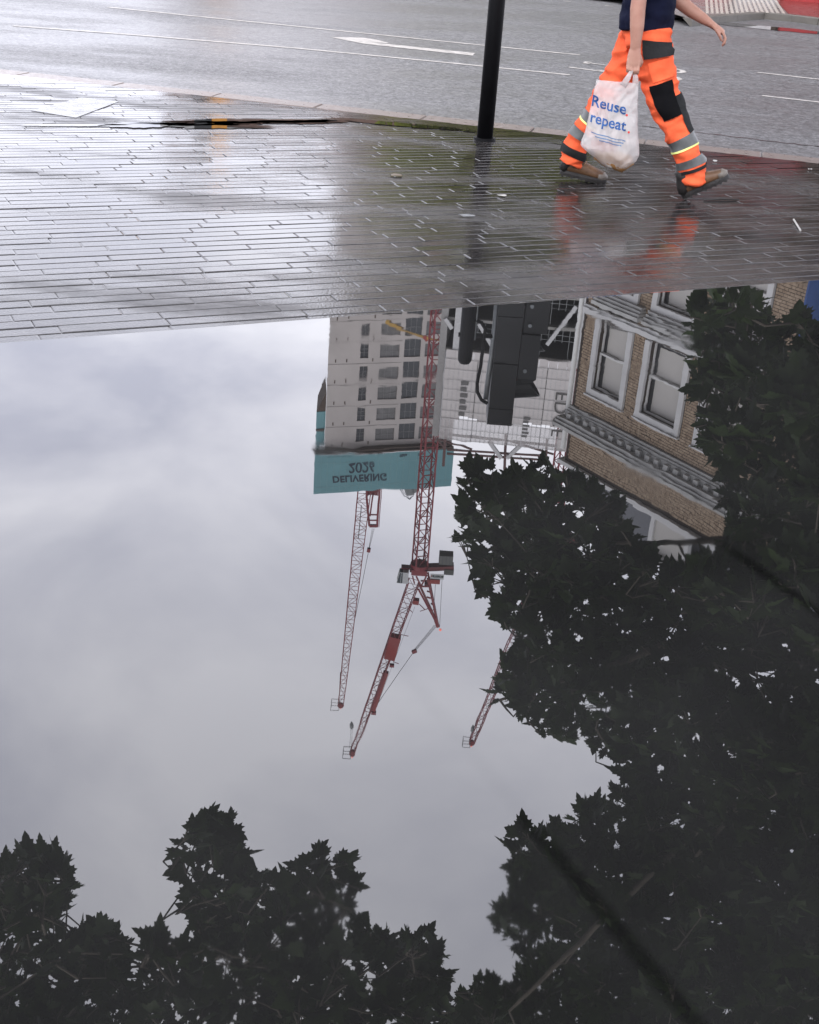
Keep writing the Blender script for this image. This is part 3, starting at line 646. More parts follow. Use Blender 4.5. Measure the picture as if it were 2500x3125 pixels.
base = mir(*cc(795,640), Y1); piv = mir(*dd(455,900), Y1); tip = mir(*cc(300,2030), Y1)
c1, O1 = crane('red luffing crane with its mast standing before the concrete tower', (base.x, Y1), mir(*dd(560,560),Y1).z, Y1, (piv, tip), None, 1.75)
def q1(x, y, dy=0.): v = mir(*dd(x,y), Y1) - O1; v.y += dy; return v
def q1c(x, y, dy=0.): v = mir(*cc(x,y), Y1) - O1; v.y += dy; return v
def bar(name, a, b_, w, m, root, h=None): return MB().bar(a, b_, w, h or w).build(name, m, root)
zt = q1(560,600).z
MB().tube([(0,0,zt-.9),(0,0,zt-.2)], 1.55, 16).build('slew_ring', M_CRED, c1)
MB().box((-1.3,-1.3,zt-.2),(1.3,1.3,zt+.75)).build('turntable', M_CRED, c1)
bar('counter_jib', Vector((-1.6,0,zt+.15)), q1(1330,560), 1.5, mat('dark_crane_red', (.16,.022,.024), .45), c1, .75)
bar('walkway', q1(180,570), Vector((-1.3,0,zt)), 1.2, M_CRED, c1, .25)
pc = q1(1160,370); MB().box((pc.x-1.15,pc.y-1.0,pc.z-.75),(pc.x+1.15,pc.y+1.0,pc.z+.85)).build('counterweight', M_CWT, c1)
for k in range(4): MB().box((pc.x-1.17+k*.6,pc.y-1.04,pc.z-.7),(pc.x-1.13+k*.6,pc.y-1.005,pc.z+.8)).build('counterweight_joint', M_INK, c1)
pw = q1(1230,640); MB().box((pw.x-.85,pw.y-.9,pw.z-.45),(pw.x+.75,pw.y+.9,pw.z+.5)).build('winch_house', mat('dark_green_grey', (.07,.075,.07), .5), c1)
ps = q1(965,705,-1.3); ang = -math.atan2((q1(1110,650)-q1(820,740)).z, (q1(1110,650)-q1(820,740)).x)
MB().box((ps.x-1.12,ps.y-.05,ps.z-.45),(ps.x+1.12,ps.y+.03,ps.z+.45)).build('sign_board', M_CWHITE, c1)
text_obj('mace', .78, 'lettering', mat('black_green_ink', (.01,.03,.03), .6), c1, Matrix.Translation((ps.x+.22,ps.y-.07,ps.z+.02)) @ Matrix.Rotation(rad(90),4,'X'), depth=.004, offset=.03)
for k in range(3): MB().box((ps.x-.98+k*.15,ps.y-.08,ps.z-.25),(ps.x-.88+k*.15,ps.y-.055,ps.z+.12)).build('sign_mark', M_CRED2 if k == 0 else mat('black_green_ink', (.01,.03,.03)), c1)
pr_ = q1(925,815,-1.0); MB().box((pr_.x-.95,pr_.y-.5,pr_.z-.45),(pr_.x+.8,pr_.y+.5,pr_.z+.35)).build('red_box', M_CRED2, c1)
# cab
pcab = q1(215,720,-.9); cab = MB(); cab.box((pcab.x+.0,pcab.y-.7,pcab.z-1.05),(pcab.x+.95,pcab.y+.7,pcab.z+1.0)); cab = cab.build('cab', M_CWHITE, c1)
gl = MB(); gl.add([(pcab.x-.9,pcab.y-.66,pcab.z+.9),(pcab.x-.55,pcab.y-.66,pcab.z-1.0),(pcab.x-.002,pcab.y-.66,pcab.z-1.0),(pcab.x-.002,pcab.y-.66,pcab.z+.95),(pcab.x-.9,pcab.y+.66,pcab.z+.9),(pcab.x-.55,pcab.y+.66,pcab.z-1.0),(pcab.x-.002,pcab.y+.66,pcab.z-1.0),(pcab.x-.002,pcab.y+.66,pcab.z+.95)], [(0,1,2,3),(7,6,5,4),(4,5,1,0),(0,3,7,4),(1,5,6,2)]); gl.build('cab_glass', M_CABG, cab)
fb = MB()
for s_ in (-.69,.69):
    fb.bar((pcab.x-.92,pcab.y+s_,pcab.z+.9),(pcab.x-.56,pcab.y+s_,pcab.z-1.03),.08); fb.bar((pcab.x-.92,pcab.y+s_,pcab.z+.93),(pcab.x,pcab.y+s_,pcab.z+.98),.08); fb.bar((pcab.x-.56,pcab.y+s_,pcab.z-1.03),(pcab.x,pcab.y+s_,pcab.z-1.03),.08); fb.bar((pcab.x-.3,pcab.y+s_,pcab.z+.95),(pcab.x-.25,pcab.y+s_,pcab.z-1.0),.07)
fb.build('cab_frame', M_CWHITE, cab)
# A-frame: two legs each side, cross members
apex = q1(985,1850)
af = MB()
for sy in (-1.0, 1.0):
    for a in ((760,760),(560,1000)):
        p = q1(*a, sy); e = apex + Vector((0, sy*.25, 0)); af.bar(p, e, .30)
    for (a, b_) in (((830,1200),(740,1170)),((870,1470),(830,1440)),((800,940),(600,940))): af.bar(q1(*a,sy), q1(*b_,sy), .22)
for a in ((790,900),(850,1200),(890,1470),(930,1650)): af.bar(q1(*a,-.7), q1(*a,.7), .16)
af.bar(q1(510,720,-.9), q1(620,940,-.9), .24); af.bar(q1(740,700,-.9), q1(620,940,-.9), .24); af.bar(q1(430,720,-.9), q1(470,880,-.9), .22)
af.build('a_frame', M_CRED, c1)
bar('apex_plate', q1(930,1730), q1(985,1880), .8, M_CRED2, c1, .5)
bar('winch_drum', q1(690,960), q1(780,960), 1.0, M_CRED, c1, .55)
jd = (tip-piv).normalized()
bar('jib_winch', q1(440,1320), q1(565,1340), 1.1, M_CRED2, c1, .75)
bar('service_arm', q1(570,1390), q1(690,1505), .12, M_CRED, c1); bar('service_arm', q1(590,1550), q1(780,1485), .09, M_CRED, c1)
for a, b_, nm in (((935,865),(905,1310),'rope'),((1078,740),(1020,1900),'rope')): bar(nm, q1(*a), q1(*b_), .07, M_ROPE, c1)
blk = q1c(755,1285); 
for k in range(4): bar('rope', apex+Vector((-.1-.18*k,0,.05)), blk+Vector((.1-.09*k,.1*k,.1)), .05, M_ROPE, c1)
bar('pendant_block', blk+Vector((.35,0,-.1)), blk+Vector((-.35,0,.3)), .55, M_CRED, c1)
bar('rope', blk, q1c(470,1690), .075, M_ROPE, c1); bar('rope', q1c(760,960), q1c(480,1690), .04, M_ROPE, c1)
# red sheet infill on the jib
def on_jib(t, off): p = (piv-O1)+(tip-piv)*t; n = jd.cross(Vector((0,1,0))); return p+n*off
bar('jib_panel', q1c(618,1175), q1c(572,1335), 1.85, M_CRED2, c1, 1.62)
bar('jib_panel', q1c(548,1440), q1c(448,1715), .9, M_CRED2, c1, .85)
for a in ((590,1392),(455,1735)): v = q1c(*a); MB().box((v.x-.4,-.35,v.z-.22),(v.x+.4,.35,v.z+.22)).build('jib_bracket', M_CRED, c1)
for a, b_ in (((655,1165),(712,1178)),((600,1365),(640,1380)),((720,985),(742,1005))): bar('jib_spike', q1c(*a), q1c(*b_), .09, M_CRED, c1)
# tip cage, sheave, hook block and lamp
def tip_gear(root, O, t, s, Y):
    cg = MB()
    for dz in (0, 1.5*s):
        for (a, b_) in (((0,-.6),(0,.6)),((0,.6),(-1.4,.6)),((-1.4,.6),(-1.4,-.6)),((-1.4,-.6),(0,-.6))): cg.bar(t+Vector((a[0]*s-.3,a[1]*s,-dz+.9)), t+Vector((b_[0]*s-.3,b_[1]*s,-dz+.9)), .07)
    for (x, y) in ((0,-.6),(0,.6),(-1.4,.6),(-1.4,-.6)): cg.bar(t+Vector((x*s-.3,y*s,.9)), t+Vector((x*s-.3,y*s,.9-1.5*s)), .07)
    cg.build('tip_cage', M_ROPE, root)
    MB().tube([t+Vector((0,-.3,.1)), t+Vector((0,.3,.1))], .55*s, 12).build('sheave', M_CRED, root)
    MB().tube([t+Vector((0,0,.75)), t+Vector((0,0,1.0))], .16, 8).build('warning_lamp', M_LAMP, root)
tip_gear(c1, O1, tip-O1, 1., Y1)
hk = q1c(292,1830)
for k in (-1, 1): bar('hoist_rope', q1c(285,2000)+Vector((.15*k,0,0)), hk+Vector((.12*k,0,0)), .05, M_ROPE, c1)
MB().tube([hk+Vector((0,0,.75)), hk+Vector((0,0,.3)), hk+Vector((0,0,-.35)), hk+Vector((0,0,-.9))], [.15,.36,.36,.08], 10).build('hook_block', M_STEEL, c1)
MB().tube([apex+Vector((.45,0,.75)), apex+Vector((.45,0,1.05))], .22, 8).build('warning_lamp', M_LAMP, c1)

# second crane, behind the cyan sheeting
Y2 = 222.
b2 = mir(*cc(452,110), Y2); p2 = mir(*cc(392,90), Y2); t2 = mir(*cc(218,1680), Y2)
c2_, O2 = crane('red crane rising behind the cyan sheeted tower top, jib nearly upright', (b2.x, Y2+2), mir(*cc(452,40),Y2).z, Y2, (p2, t2), None, 2.5)
def q2(x, y, dy=0.): v = mir(*cc(x,y), Y2) - O2; v.y += dy; return v
MB().box((q2(410,90).x, -1.6, q2(450,60).z), (q2(490,90).x, 1.6, q2(450,160).z)).build('machine_deck', M_CRED, c2_)
af = MB()
for a, b_, w in (((400,100),(425,370),.4),((500,100),(482,370),.42),((425,370),(488,370),.5),((432,290),(480,290),.24),((428,330),(485,330),.24),((450,150),(430,300),.3),((515,90),(495,380),.14)): af.bar(q2(*a), q2(*b_), w)
af.build('a_frame', M_CRED, c2_)
for k in range(3): bar('rope', q2(445+8*k,390), q2(421+2*k,540), .06, M_ROPE, c2_)
bar('pendant_block', q2(423,535), q2(419,560), .7, M_CRED, c2_); bar('rope', q2(420,555), q2(320,1050), .09, M_ROPE, c2_)
tip_gear(c2_, O2, t2-O2, 1.25, Y2)
bar('jib_ladder', q2(368,220), q2(345,460), .16, M_ROPE, c2_, .06); bar('jib_ladder', q2(214,1440), q2(207,1600), .16, M_ROPE, c2_, .06)
# third crane, behind the brick parapet
Y3 = 198.
b3 = mir(1690,1600,Y3); p3 = mir(1676,1680,Y3); t3 = mir(1441,2266,Y3)
c3_, O3 = crane('red crane partly hidden by leaves, its mast behind the brick parapet', (b3.x, Y3), mir(1688,1640,Y3).z, Y3, (p3, t3), None, 2.0)
tip_gear(c3_, O3, t3-O3, 1., Y3)
def q3(x, y): return mir(x, y, Y3)-O3
MB().box((q3(1690,1640).x-1.6,-1.4,q3(1690,1640).z-.5),(q3(1690,1640).x+5,1.4,q3(1690,1640).z+.6)).build('machine_deck', M_CRED, c3_)
af = MB(); ap3 = q3(1755,1790)
for sy in (-1,1):
    af.bar(q3(1740,1650)+Vector((0,sy,0)), ap3, .3); af.bar(q3(1690,1670)+Vector((0,sy,0)), ap3, .26)
af.build('a_frame', M_CRED, c3_); bar('rope', ap3, q3(1570,1960), .08, M_ROPE, c3_)
hk3 = q3(1444,2225); bar('hoist_rope', q3(1443,2262), hk3, .05, M_ROPE, c3_); MB().tube([hk3+Vector((0,0,.7)), hk3+Vector((0,0,.2)), hk3+Vector((0,0,-.4)), hk3+Vector((0,0,-.9))], [.1,.3,.3,.06], 8).build('hook_block', M_STEEL, c3_)

# ================================================================== TRAFFIC SIGNAL
M_BLK = mat('black_gloss_paint', (.005,.005,.006), .45, var=.1, vscale=4, rough2=.55, spec=.2)
M_BLKP = mat('black_plastic', (.022,.023,.023), .45, vscale=4)
M_GALV = mat('galvanised_bracket', (.32,.34,.35), .4, metal=.5, vscale=14)
ts = empty('traffic_signal', (.362,10.0,0), 0, 'black traffic signal pole with side mounted signal head on the wet pavement', 'traffic signal')
MB().tube([(0,0,-.02),(0,0,.02)], .085, 24).build('base_collar', M_BLK, ts, smooth=False)
MB().tube([(0,0,.0),(0,0,1.2),(0,0,3.17),(0,0,3.215),(0,0,3.24),(0,0,3.25)], [.0615,.0605,.0595,.056,.042,.015], 28).build('pole', M_BLK, ts, smooth=True)
MB().tube([(.068,-.02,3.03),(.066,-.02,2.2)], .007, 8).build('cable_conduit', M_GALV, ts, smooth=True)
MB().tube([(.05,-.01,2.86),(.11,-.02,2.88),(.145,-.02,2.93),(.14,-.02,3.05),(.135,-.02,3.25),(.12,-.02,3.4),(.13,-.02,3.48),(.17,-.01,3.55),(.22,.0,3.58)], .015, 10).build('bracket_tube', M_BLK, ts, smooth=True)
MB().tube([(.215,.02,2.2),(.222,.02,3.0),(.205,.02,3.55)], .022, 10).build('mounting_rail', M_GALV, ts, smooth=True)
for z in (2.35, 3.0): MB().tube([(-.07,0,z),(.22,.02,z)], .02, 8).build('bracket_arm', M_BLK, ts, smooth=True); 
head = MB()
for k in range(3): head.box((.235,-.07,2.40+.40*k+.003*k),(.438,.25,2.795+.40*k))
head.box((.232,-.075,3.6),(.44,.255,3.74)); hdo = head.build('signal_head', M_BLKP, ts)
def visor(z, r=.125, ln=.22):
    v = MB(); n = 14; a0, a1 = rad(-30), rad(210); ring0, ring1, ring2, ring3 = [], [], [], []
    for i in range(n+1):
        t = a0+(a1-a0)*i/n; c, s = math.cos(t), math.sin(t); up = .5+.5*max(s,-.3)
        l = ln*(.45+.55*max(0.,(s+.5)/1.5))
        ring0.append((.44,.09+r*c,z+r*s)); ring1.append((.44+l,.09+r*c*.97,z-.03*l/ln+r*s*.97))
        ring2.append((.44,.09+(r-.008)*c,z+(r-.008)*s)); ring3.append((.44+l,.09+(r-.008)*c*.97,z-.03*l/ln+(r-.008)*s*.97))
    k = n+1; v.add(ring0+ring1+ring2+ring3, [(i,i+1,k+i+1,k+i) for i in range(n)]+[(2*k+i+1,2*k+i,3*k+i,3*k+i+1) for i in range(n)]+[(k+i,k+i+1,3*k+i+1,3*k+i) for i in range(n)])
    return v
for k, lc in enumerate(((.02,.16,.06),(.2,.12,.02),(.2,.02,.015))):
    z = 2.60+.40*k; visor(z+.02).build('visor', M_BLKP, hdo)
    MB().tube([(.4401,.09,z+.02),(.452,.09,z+.02)], .10, 20).build('lens', mat('lens_%d' % k, lc, .15), hdo)
MB().add([(.44,-.16,2.32),(.45,-.16,2.32),(.45,.34,2.32),(.44,.34,2.32),(.44,-.16,3.70),(.45,-.16,3.70),(.45,.34,3.70),(.44,.34,3.70)], [(0,3,2,1),(4,5,6,7),(0,1,5,4),(1,2,6,5),(2,3,7,6),(3,0,4,7)])
b = MB(); b.box((.445,-.06,2.945),(.60,.16,3.32)); b.add([(.445,-.06,3.321),(.6,-.06,3.321),(.6,.16,3.321),(.445,.16,3.321),(.49,-.03,3.36),(.57,-.03,3.36),(.57,.13,3.36),(.49,.13,3.36)],[(0,1,5,4),(1,2,6,5),(2,3,7,6),(3,0,4,7),(4,5,6,7)]); b.build('detector_box', M_BLKP, ts)
b = MB(); b.box((.455,-.03,2.60),(.65,.2,2.935)); b.build('detector_box', M_BLKP, ts)
for z in (2.70,2.86,3.25): MB().tube([(.50,-.062,z),(.50,-.075,z)], .016, 8).build('bolt', M_GALV, ts)

# ================================================================== ADDED THINGS ACROSS THE ROAD, OUT OF VIEW (for their reflections on wet ground)
M_BARW = mat('barrier_white', (.5,.5,.5), .5); M_BARR = mat('barrier_red', (.3,.025,.025), .5)
for k in range(7):  # made-up row, put in for the red and white puddle reflection
    x = 4.6+k*1.05; b = MB(); b.box((x,32.4-.2*k,.021),(x+1.0,32.8-.2*k,.25)); b.box((x+.06,32.5-.2*k,.25),(x+.94,32.7-.2*k,.95))
    o = b.build('added_barrier', M_BARR if k%2 else M_BARW)
    MB().box((x+.12,32.485-.2*k,.62),(x+.88,32.499-.2*k,.8)).build('reflector_band', M_BARW if k%2 else M_BARR, o)
    tag(o, ('red' if k%2 else 'white')+' plastic road barrier added out of view for its reflection', 'barrier', 'barriers added beyond the far kerb, '+('red' if k%2 else 'white'))
sg = empty('added_sign', (-5.6,30,0), 0, 'yellow and black board on two posts, added out of view for its reflection', 'sign')  # invented board, gives the amber and black reflection in the puddles
MB().box((.0,0,1.1),(.75,.05,3.9)).build('sign_board', mat('amber_sign', (.75,.33,.04), .5), sg); MB().box((0,-.012,1.2),(.40,-.002,3.8)).build('sign_panel', M_BLKP, sg)
for x in (.08,.6): MB().box((x,.055,-.12),(x+.06,.115,3.9)).build('sign_post', M_GALV, sg)

# ================================================================== TREES
def leaf_outline():
    half = [(0,-.03),(.10,-.02),(.24,-.08),(.27,.03),(.43,.02),(.39,.13),(.60,.22),(.44,.29),(.50,.45),(.34,.42),(.25,.47),(.29,.64),(.17,.66),(.14,.80),(.0,1.02)]
    return half
LEAF = leaf_outline()
def leaf_geo():
    # two halves folded along the midrib, tips drooping
    vs = []; fs = []
    for s in (1,-1):
        o = len(vs); vs.append((0,.30,0))
        for x, y in LEAF: vs.append((s*x*.92, y, -.16*abs(x) - .10*y*y))
        k = len(LEAF)
        for i in range(k-1): fs.append((o,o+1+i,o+2+i) if s > 0 else (o,o+2+i,o+1+i))
    return vs, fs
LV, LF = leaf_geo()
M_LEAF = mat('plane_leaf', (.042,.075,.014), .55, vscale=4, col2=(.013,.025,.007), trans=.36, spec=.3, coords='World')
M_LEAFY = mat('young_leaf', (.34,.38,.07), .45, vscale=2, trans=.4, coords='World')
M_BARK = mat('mottled_bark', (.17,.145,.11), .85, vscale=5, col2=(.07,.06,.045), bump=.5, bscale=22)
leaf_meshes = []
for k in range(3):
    m_ = bpy.data.meshes.new('leaf'); m_.from_pydata([(x*(1+.08*k), y, z*(.6+.5*k)) for x,y,z in LV], [], LF); m_.materials.append(M_LEAF); leaf_meshes.append(m_)
S = 1.4493
def inpoly(p, poly):
    c = False; j = len(poly)-1
    for i in range(len(poly)):
        if (poly[i][1] > p[1]) != (poly[j][1] > p[1]) and p[0] < (poly[j][0]-poly[i][0])*(p[1]-poly[i][1])/(poly[j][1]-poly[i][1])+poly[i][0]: c = not c
        j = i
    return c
def dist_edge(p, poly):
    best = 1e9
    for i in range(len(poly)):
        a = Vector(poly[i]); b = Vector(poly[(i+1)%len(poly)]); q = Vector(p); d = b-a
        t = max(0, min(1, (q-a).dot(d)/max(d.length_squared,1e-9))); best = min(best, (a+d*t-q).length)
    return best
def make_tree(label, base, trunk_h, clumps, hubs, leaf_size, n_ind, rnd, wood_r=.2):
    """clumps: (centre, radius, leaf count); hubs: main limb ends"""
    root = empty('plane_tree', base, 0, label, 'tree'); B = Vector(base)
    fork = Vector((0,0,trunk_h)); tk = MB()
    tk.tube([(0,0,-.15),(.02,0,.25),(.05,.02,trunk_h*.5),fork], [wood_r*1.5,wood_r*1.1,wood_r*.95,wood_r*.85], 14)
    hubs = [Vector(h)-B for h in hubs]; pts = []
    for hb in hubs:
        mid = (fork+hb)/2 + Vector((rnd.uniform(-.3,.3),rnd.uniform(-.3,.3),rnd.uniform(.2,.7)))
        P = [fork*(1-t)**2 + mid*2*t*(1-t) + hb*t*t for t in [i/6 for i in range(7)]]
        tk.tube([fork-Vector((0,0,.3))]+P, [wood_r*.5]+[wood_r*(.42-.36*i/6) for i in range(7)], 8); pts += [(p, wood_r*(.42-.36*i/6)) for i, p in enumerate(P) if i > 1]
    tk.build('trunk', M_BARK, root, smooth=True)
    tw_ = MB(); cand = []
    for c, r, n in sorted(clumps, key=lambda k_: min((q[0]-Vector(k_[0])+B).length for q in pts)):
        c = Vector(c)-B; p, w = min(pts, key=lambda q: (q[0]-c).length); pts.append((c, .008))
        mid = (p+c)/2+Vector((rnd.uniform(-.2,.2),rnd.uniform(-.2,.2),rnd.uniform(.0,.25)))
        tw_.tube([p,(p+mid)/2+Vector((rnd.uniform(-.1,.1),rnd.uniform(-.1,.1),.05)),mid,c], [min(w,.012),.009,.007,.004], 5, cap=False)
        for k in range(4):
            d = Vector((rnd.gauss(0,1),rnd.gauss(0,1),rnd.gauss(0,.7))).normalized(); tw_.tube([mid*.3+c*.7, c+d*r*.8], [.008,.003], 4, cap=False)
        for k in range(n):
            d = Vector((rnd.gauss(0,1),rnd.gauss(0,1),rnd.gauss(0,.85))).normalized(); q = c + d*r*(rnd.random()**.45)
            out_ = (d*1.0+Vector((rnd.gauss(0,.45),rnd.gauss(0,.45),-.35+rnd.gauss(0,.4)))).normalized()
            nrm = Vector((rnd.gauss(0,.55),rnd.gauss(0,.55),1)).normalized(); xx = out_.cross(nrm)
            if xx.length < .05: continue
            xx.normalize(); nn = xx.cross(out_); s = leaf_size*rnd.uniform(.5,1.35)
            cand.append((q, Matrix((xx*s, out_*s, nn*s)).transposed(), (q+B).length*1.0))
    tw_.build('branch', M_BARK, root)
    order = list(range(len(cand))); rnd.shuffle(order)
    vis = [i for i in order if (lambda pp: 0 < pp[0] < 2500 and 850 < pp[1] < 3125)(proj((cand[i][0]+B)*1 - Vector((0,0,2*((cand[i][0]+B).z-SLAB_Z)))))]
    vis.sort(key=lambda i: cand[i][2]); ind = set(vis[:n_ind])
    bulk_v = []; bulk_f = []
    for i, (q, R_, _) in enumerate(cand):
        if i in ind:
            o = bpy.data.objects.new('leaf', leaf_meshes[i%3]); COL.objects.link(o); o.parent = root; o.matrix_local = Matrix.Translation(q) @ R_.to_4x4(); continue
        o = len(bulk_v); kz = .6+.5*(i%3)
        for v in LV: bulk_v.append(tuple(q + R_ @ Vector((v[0],v[1],v[2]*kz))))
        bulk_f += [tuple(a+o for a in f) for f in LF]
    me = bpy.data.meshes.new('crown'); me.from_pydata(bulk_v, [], bulk_f); me.materials.append(M_LEAF)
    o = bpy.data.objects.new('crown', me); COL.objects.link(o); o.parent = root; o['kind'] = 'stuff'
    return root
def clumps_from(poly, spacing, inset, depth_fn, rnd, rpx, dens, gap=.0):
    """scatter leaf clumps through a crown whose outline was read off the photograph; the distance comes from the tree's own spread"""
    res = []; xs = [p[0] for p in poly]; ys = [p[1] for p in poly]; pts = []
    for _ in range(9000):
        p = (rnd.uniform(min(xs),max(xs)), rnd.uniform(min(ys),max(ys)))
        if not inpoly(p, poly): continue
        e = dist_edge(p, poly)
        if e < inset*.8: continue
        sp = spacing*(.62 if e < inset*2.4 else 1.)
        if any((p[0]-q[0])**2+(p[1]-q[1])**2 < sp*sp for q in pts): continue
        pts.append(p)
        if rnd.random() < gap and e > 60: continue
        Y = depth_fn(*p, rnd); c = mir(p[0]*S, p[1]*S, Y); rng = c.length
        r = min(rpx, max(e*.95, inset))*S/F_PX*rng*1.0
        res.append((c, r, max(5, int(dens*(r/.3)**1.7))))
    return res
rt_ = random.Random(11)
P1 = [(955,1015),(1005,955),(1055,995),(1110,985),(1150,958),(1215,1000),(1285,1015),(1305,1060),(1335,1115),(1370,1165),(1415,1200),(1475,1180),(1500,1130),(1550,1085),(1500,990),(1482,900),(1458,800),(1440,720),(1432,640),(1450,605),(1590,600),(1600,660),(1650,700),(1690,650),(1730,700),(1900,760),(1900,2400),(900,2400),(935,2110),(1035,2050),(1085,2080),(1110,2010),(1050,1985),(1035,1930),(1078,1870),(1066,1800),(1100,1725),(1180,1735),(1225,1695),(1285,1675),(1305,1635),(1240,1570),(1165,1568),(1120,1515),(1055,1500),(1030,1440),(1060,1395),(1095,1345),(1055,1325),(1020,1255),(1000,1195),(955,1135)]
cl1 = clumps_from(P1, 43, 14, lambda x, y, r: 9.2 + (x-1300)/425*-.9 + r.uniform(-1.3,1.5), rt_, 48, 92, .01)
hubs1 = [(1.6,9.0,4.3),(.9,9.2,6.0),(2.6,8.6,7.2),(1.2,8.2,8.6),(3.0,8.0,9.6),(3.2,9.6,3.6),(2.2,10.4,5.2)]
make_tree('large leafy plane tree overhanging the brick building, hiding its right half', (5.1,9.0,0), 3.2, cl1, hubs1, .145, 300, rt_, .20)
P2s = [[(-40,1810),(20,1815),(70,1790),(110,1795),(160,1830),(150,1900),(110,1960),(60,1990),(-40,1950)],
       [(-40,2040),(10,2010),(60,2005),(140,1960),(195,1950),(230,1935),(262,1985),(262,2060),(300,2130),(330,2300),(-60,2300)],
       [(285,2010),(330,1962),(385,1998),(420,2010),(400,1900),(375,1800),(372,1760),(400,1735),(445,1712),(490,1735),(518,1775),(505,1825),(560,1830),(602,1868),(625,1810),(700,1782),(748,1830),(744,1935),(795,1945),(830,1985),(895,1965),(945,2005),(950,2060),(905,2110),(960,2110),(1000,2060),(1050,2090),(1050,2300),(330,2300),(290,2100)]]
cl2 = []
for P in P2s: cl2 += clumps_from(P, 35, 12, lambda x, y, r: 6.4 + r.uniform(-.7,.8), rt_, 34, 84, .03)
hubs2 = [(-1.3,4.6,6.9),(-2.0,4.9,6.7),(-.3,4.7,7.0),(.5,4.6,7.2)]
make_tree('plane tree whose crown hangs over the plinth on the open sky side', (-2.6,-1.0,0), 4.2, cl2, hubs2, .125, 300, rt_, .17)

def far_tree(label, base, h_, r_, mat_, rnd, n=5000):
    root = empty('street_tree', base, 0, label, 'tree', None); tk = MB(); tk.tube([(0,0,-.1),(0,0,h_*.3),(.2,0,h_*.7)], [.22,.17,.06], 10); 
    for k in range(6): a = k*1.05; tk.tube([(0,0,h_*.32),(math.cos(a)*r_*.5,math.sin(a)*r_*.5,h_*(.55+.05*k))],[.08,.02],6)
    tk.build('trunk', M_BARK, root); vs, fs = [], []
    cs = [(Vector((rnd.gauss(0,r_*.42),rnd.gauss(0,r_*.42),h_*rnd.uniform(.38,.88))), rnd.uniform(.25,.42)*r_) for _ in range(22)]
    for k in range(n):
        c, r = rnd.choice(cs); d = Vector((rnd.gauss(0,1),rnd.gauss(0,1),rnd.gauss(0,1))).normalized(); q = c+d*r*rnd.random()**.4; s = rnd.uniform(.2,.36)
        a = Vector((rnd.gauss(0,1),rnd.gauss(0,1),rnd.gauss(0,1))).normalized(); b = a.orthogonal().normalized(); o = len(vs)
        vs += [tuple(q-a*s), tuple(q+b*s*.6), tuple(q+a*s), tuple(q-b*s*.6)]; fs.append((o,o+1,o+2,o+3))
    me = bpy.data.meshes.new('crown'); me.from_pydata(vs, [], fs); me.materials.append(mat_); o = bpy.data.objects.new('crown', me); COL.objects.link(o); o.parent = root; o['kind'] = 'stuff'
far_tree('yellow green street tree across the road before the concrete tower', (.6,52,0), 12.0, 3.4, M_LEAFY, rt_)
far_tree('yellow green street tree across the road before the steel framed building', (6.2,54,0), 11.5, 3.2, M_LEAFY, rt_)

# ================================================================== SMALL LITTER ON THE PAVEMENT
tw0, tw1 = gnd(2148,613), gnd(2256,611); tt = MB(); tt.tube([tw0+Vector((0,0,.006)), (tw0+tw1)/2+Vector((0,.006,.009)), tw1+Vector((0,0,.006))], [.004,.006,.004], 6)
o = tt.build('twig', mat('wet_twig', (.02,.017,.014), .4)); tag(o, 'thin dark twig lying by the worker\'s front boot', 'twig')
def scrap(px, py, sx, sy, rot, label, m, cat='litter', name='litter_scrap'):
    p = gnd(px, py); b = MB(); n = 9; pts = []
    for i in range(n): t = 2*math.pi*i/n; pts.append((p.x+math.cos(t+rot)*sx*random.uniform(.7,1.1), p.y+math.sin(t+rot)*sy*random.uniform(.7,1.1), .004+random.uniform(0,.008)))
    top = [(x,y,z+.003) for x,y,z in pts]; b.add(pts+top, [tuple(range(n,2*n))]+[(i,(i+1)%n,n+(i+1)%n,n+i) for i in range(n)]); tag(b.build(name, m), label, cat)
M_PAPER = mat('wet_paper', (.42,.41,.39), .4); M_DEAD = mat('dead_leaf', (.10,.07,.03), .4)
scrap(1533,600,.03,.022,.3,'small white scrap of paper on the setts right of the pole',M_PAPER)
scrap(1424,662,.05,.02,.1,'pale flattened scrap on the setts left of the pole reflection',mat('grey_scrap',(.25,.26,.27),.3))
scrap(1208,538,.05,.035,.6,'curled dark leaf on the setts left of the pole',M_DEAD,'leaf','fallen_leaf')
scrap(2182,494,.02,.015,.2,'tiny white scrap above the worker\'s front boot toe',M_PAPER)
scrap(2472,519,.018,.014,.8,'tiny white speck of litter near the kerb ahead of the worker',M_PAPER)
sp_ = gnd(2443,705); MB().tube([sp_+Vector((0,0,.004)), sp_+Vector((.02,.26,.012))], .006, 6).build('drinking_straw', M_PAPER)
tag(bpy.data.objects['drinking_straw'], 'white drinking straw lying on the setts ahead of the worker', 'straw')

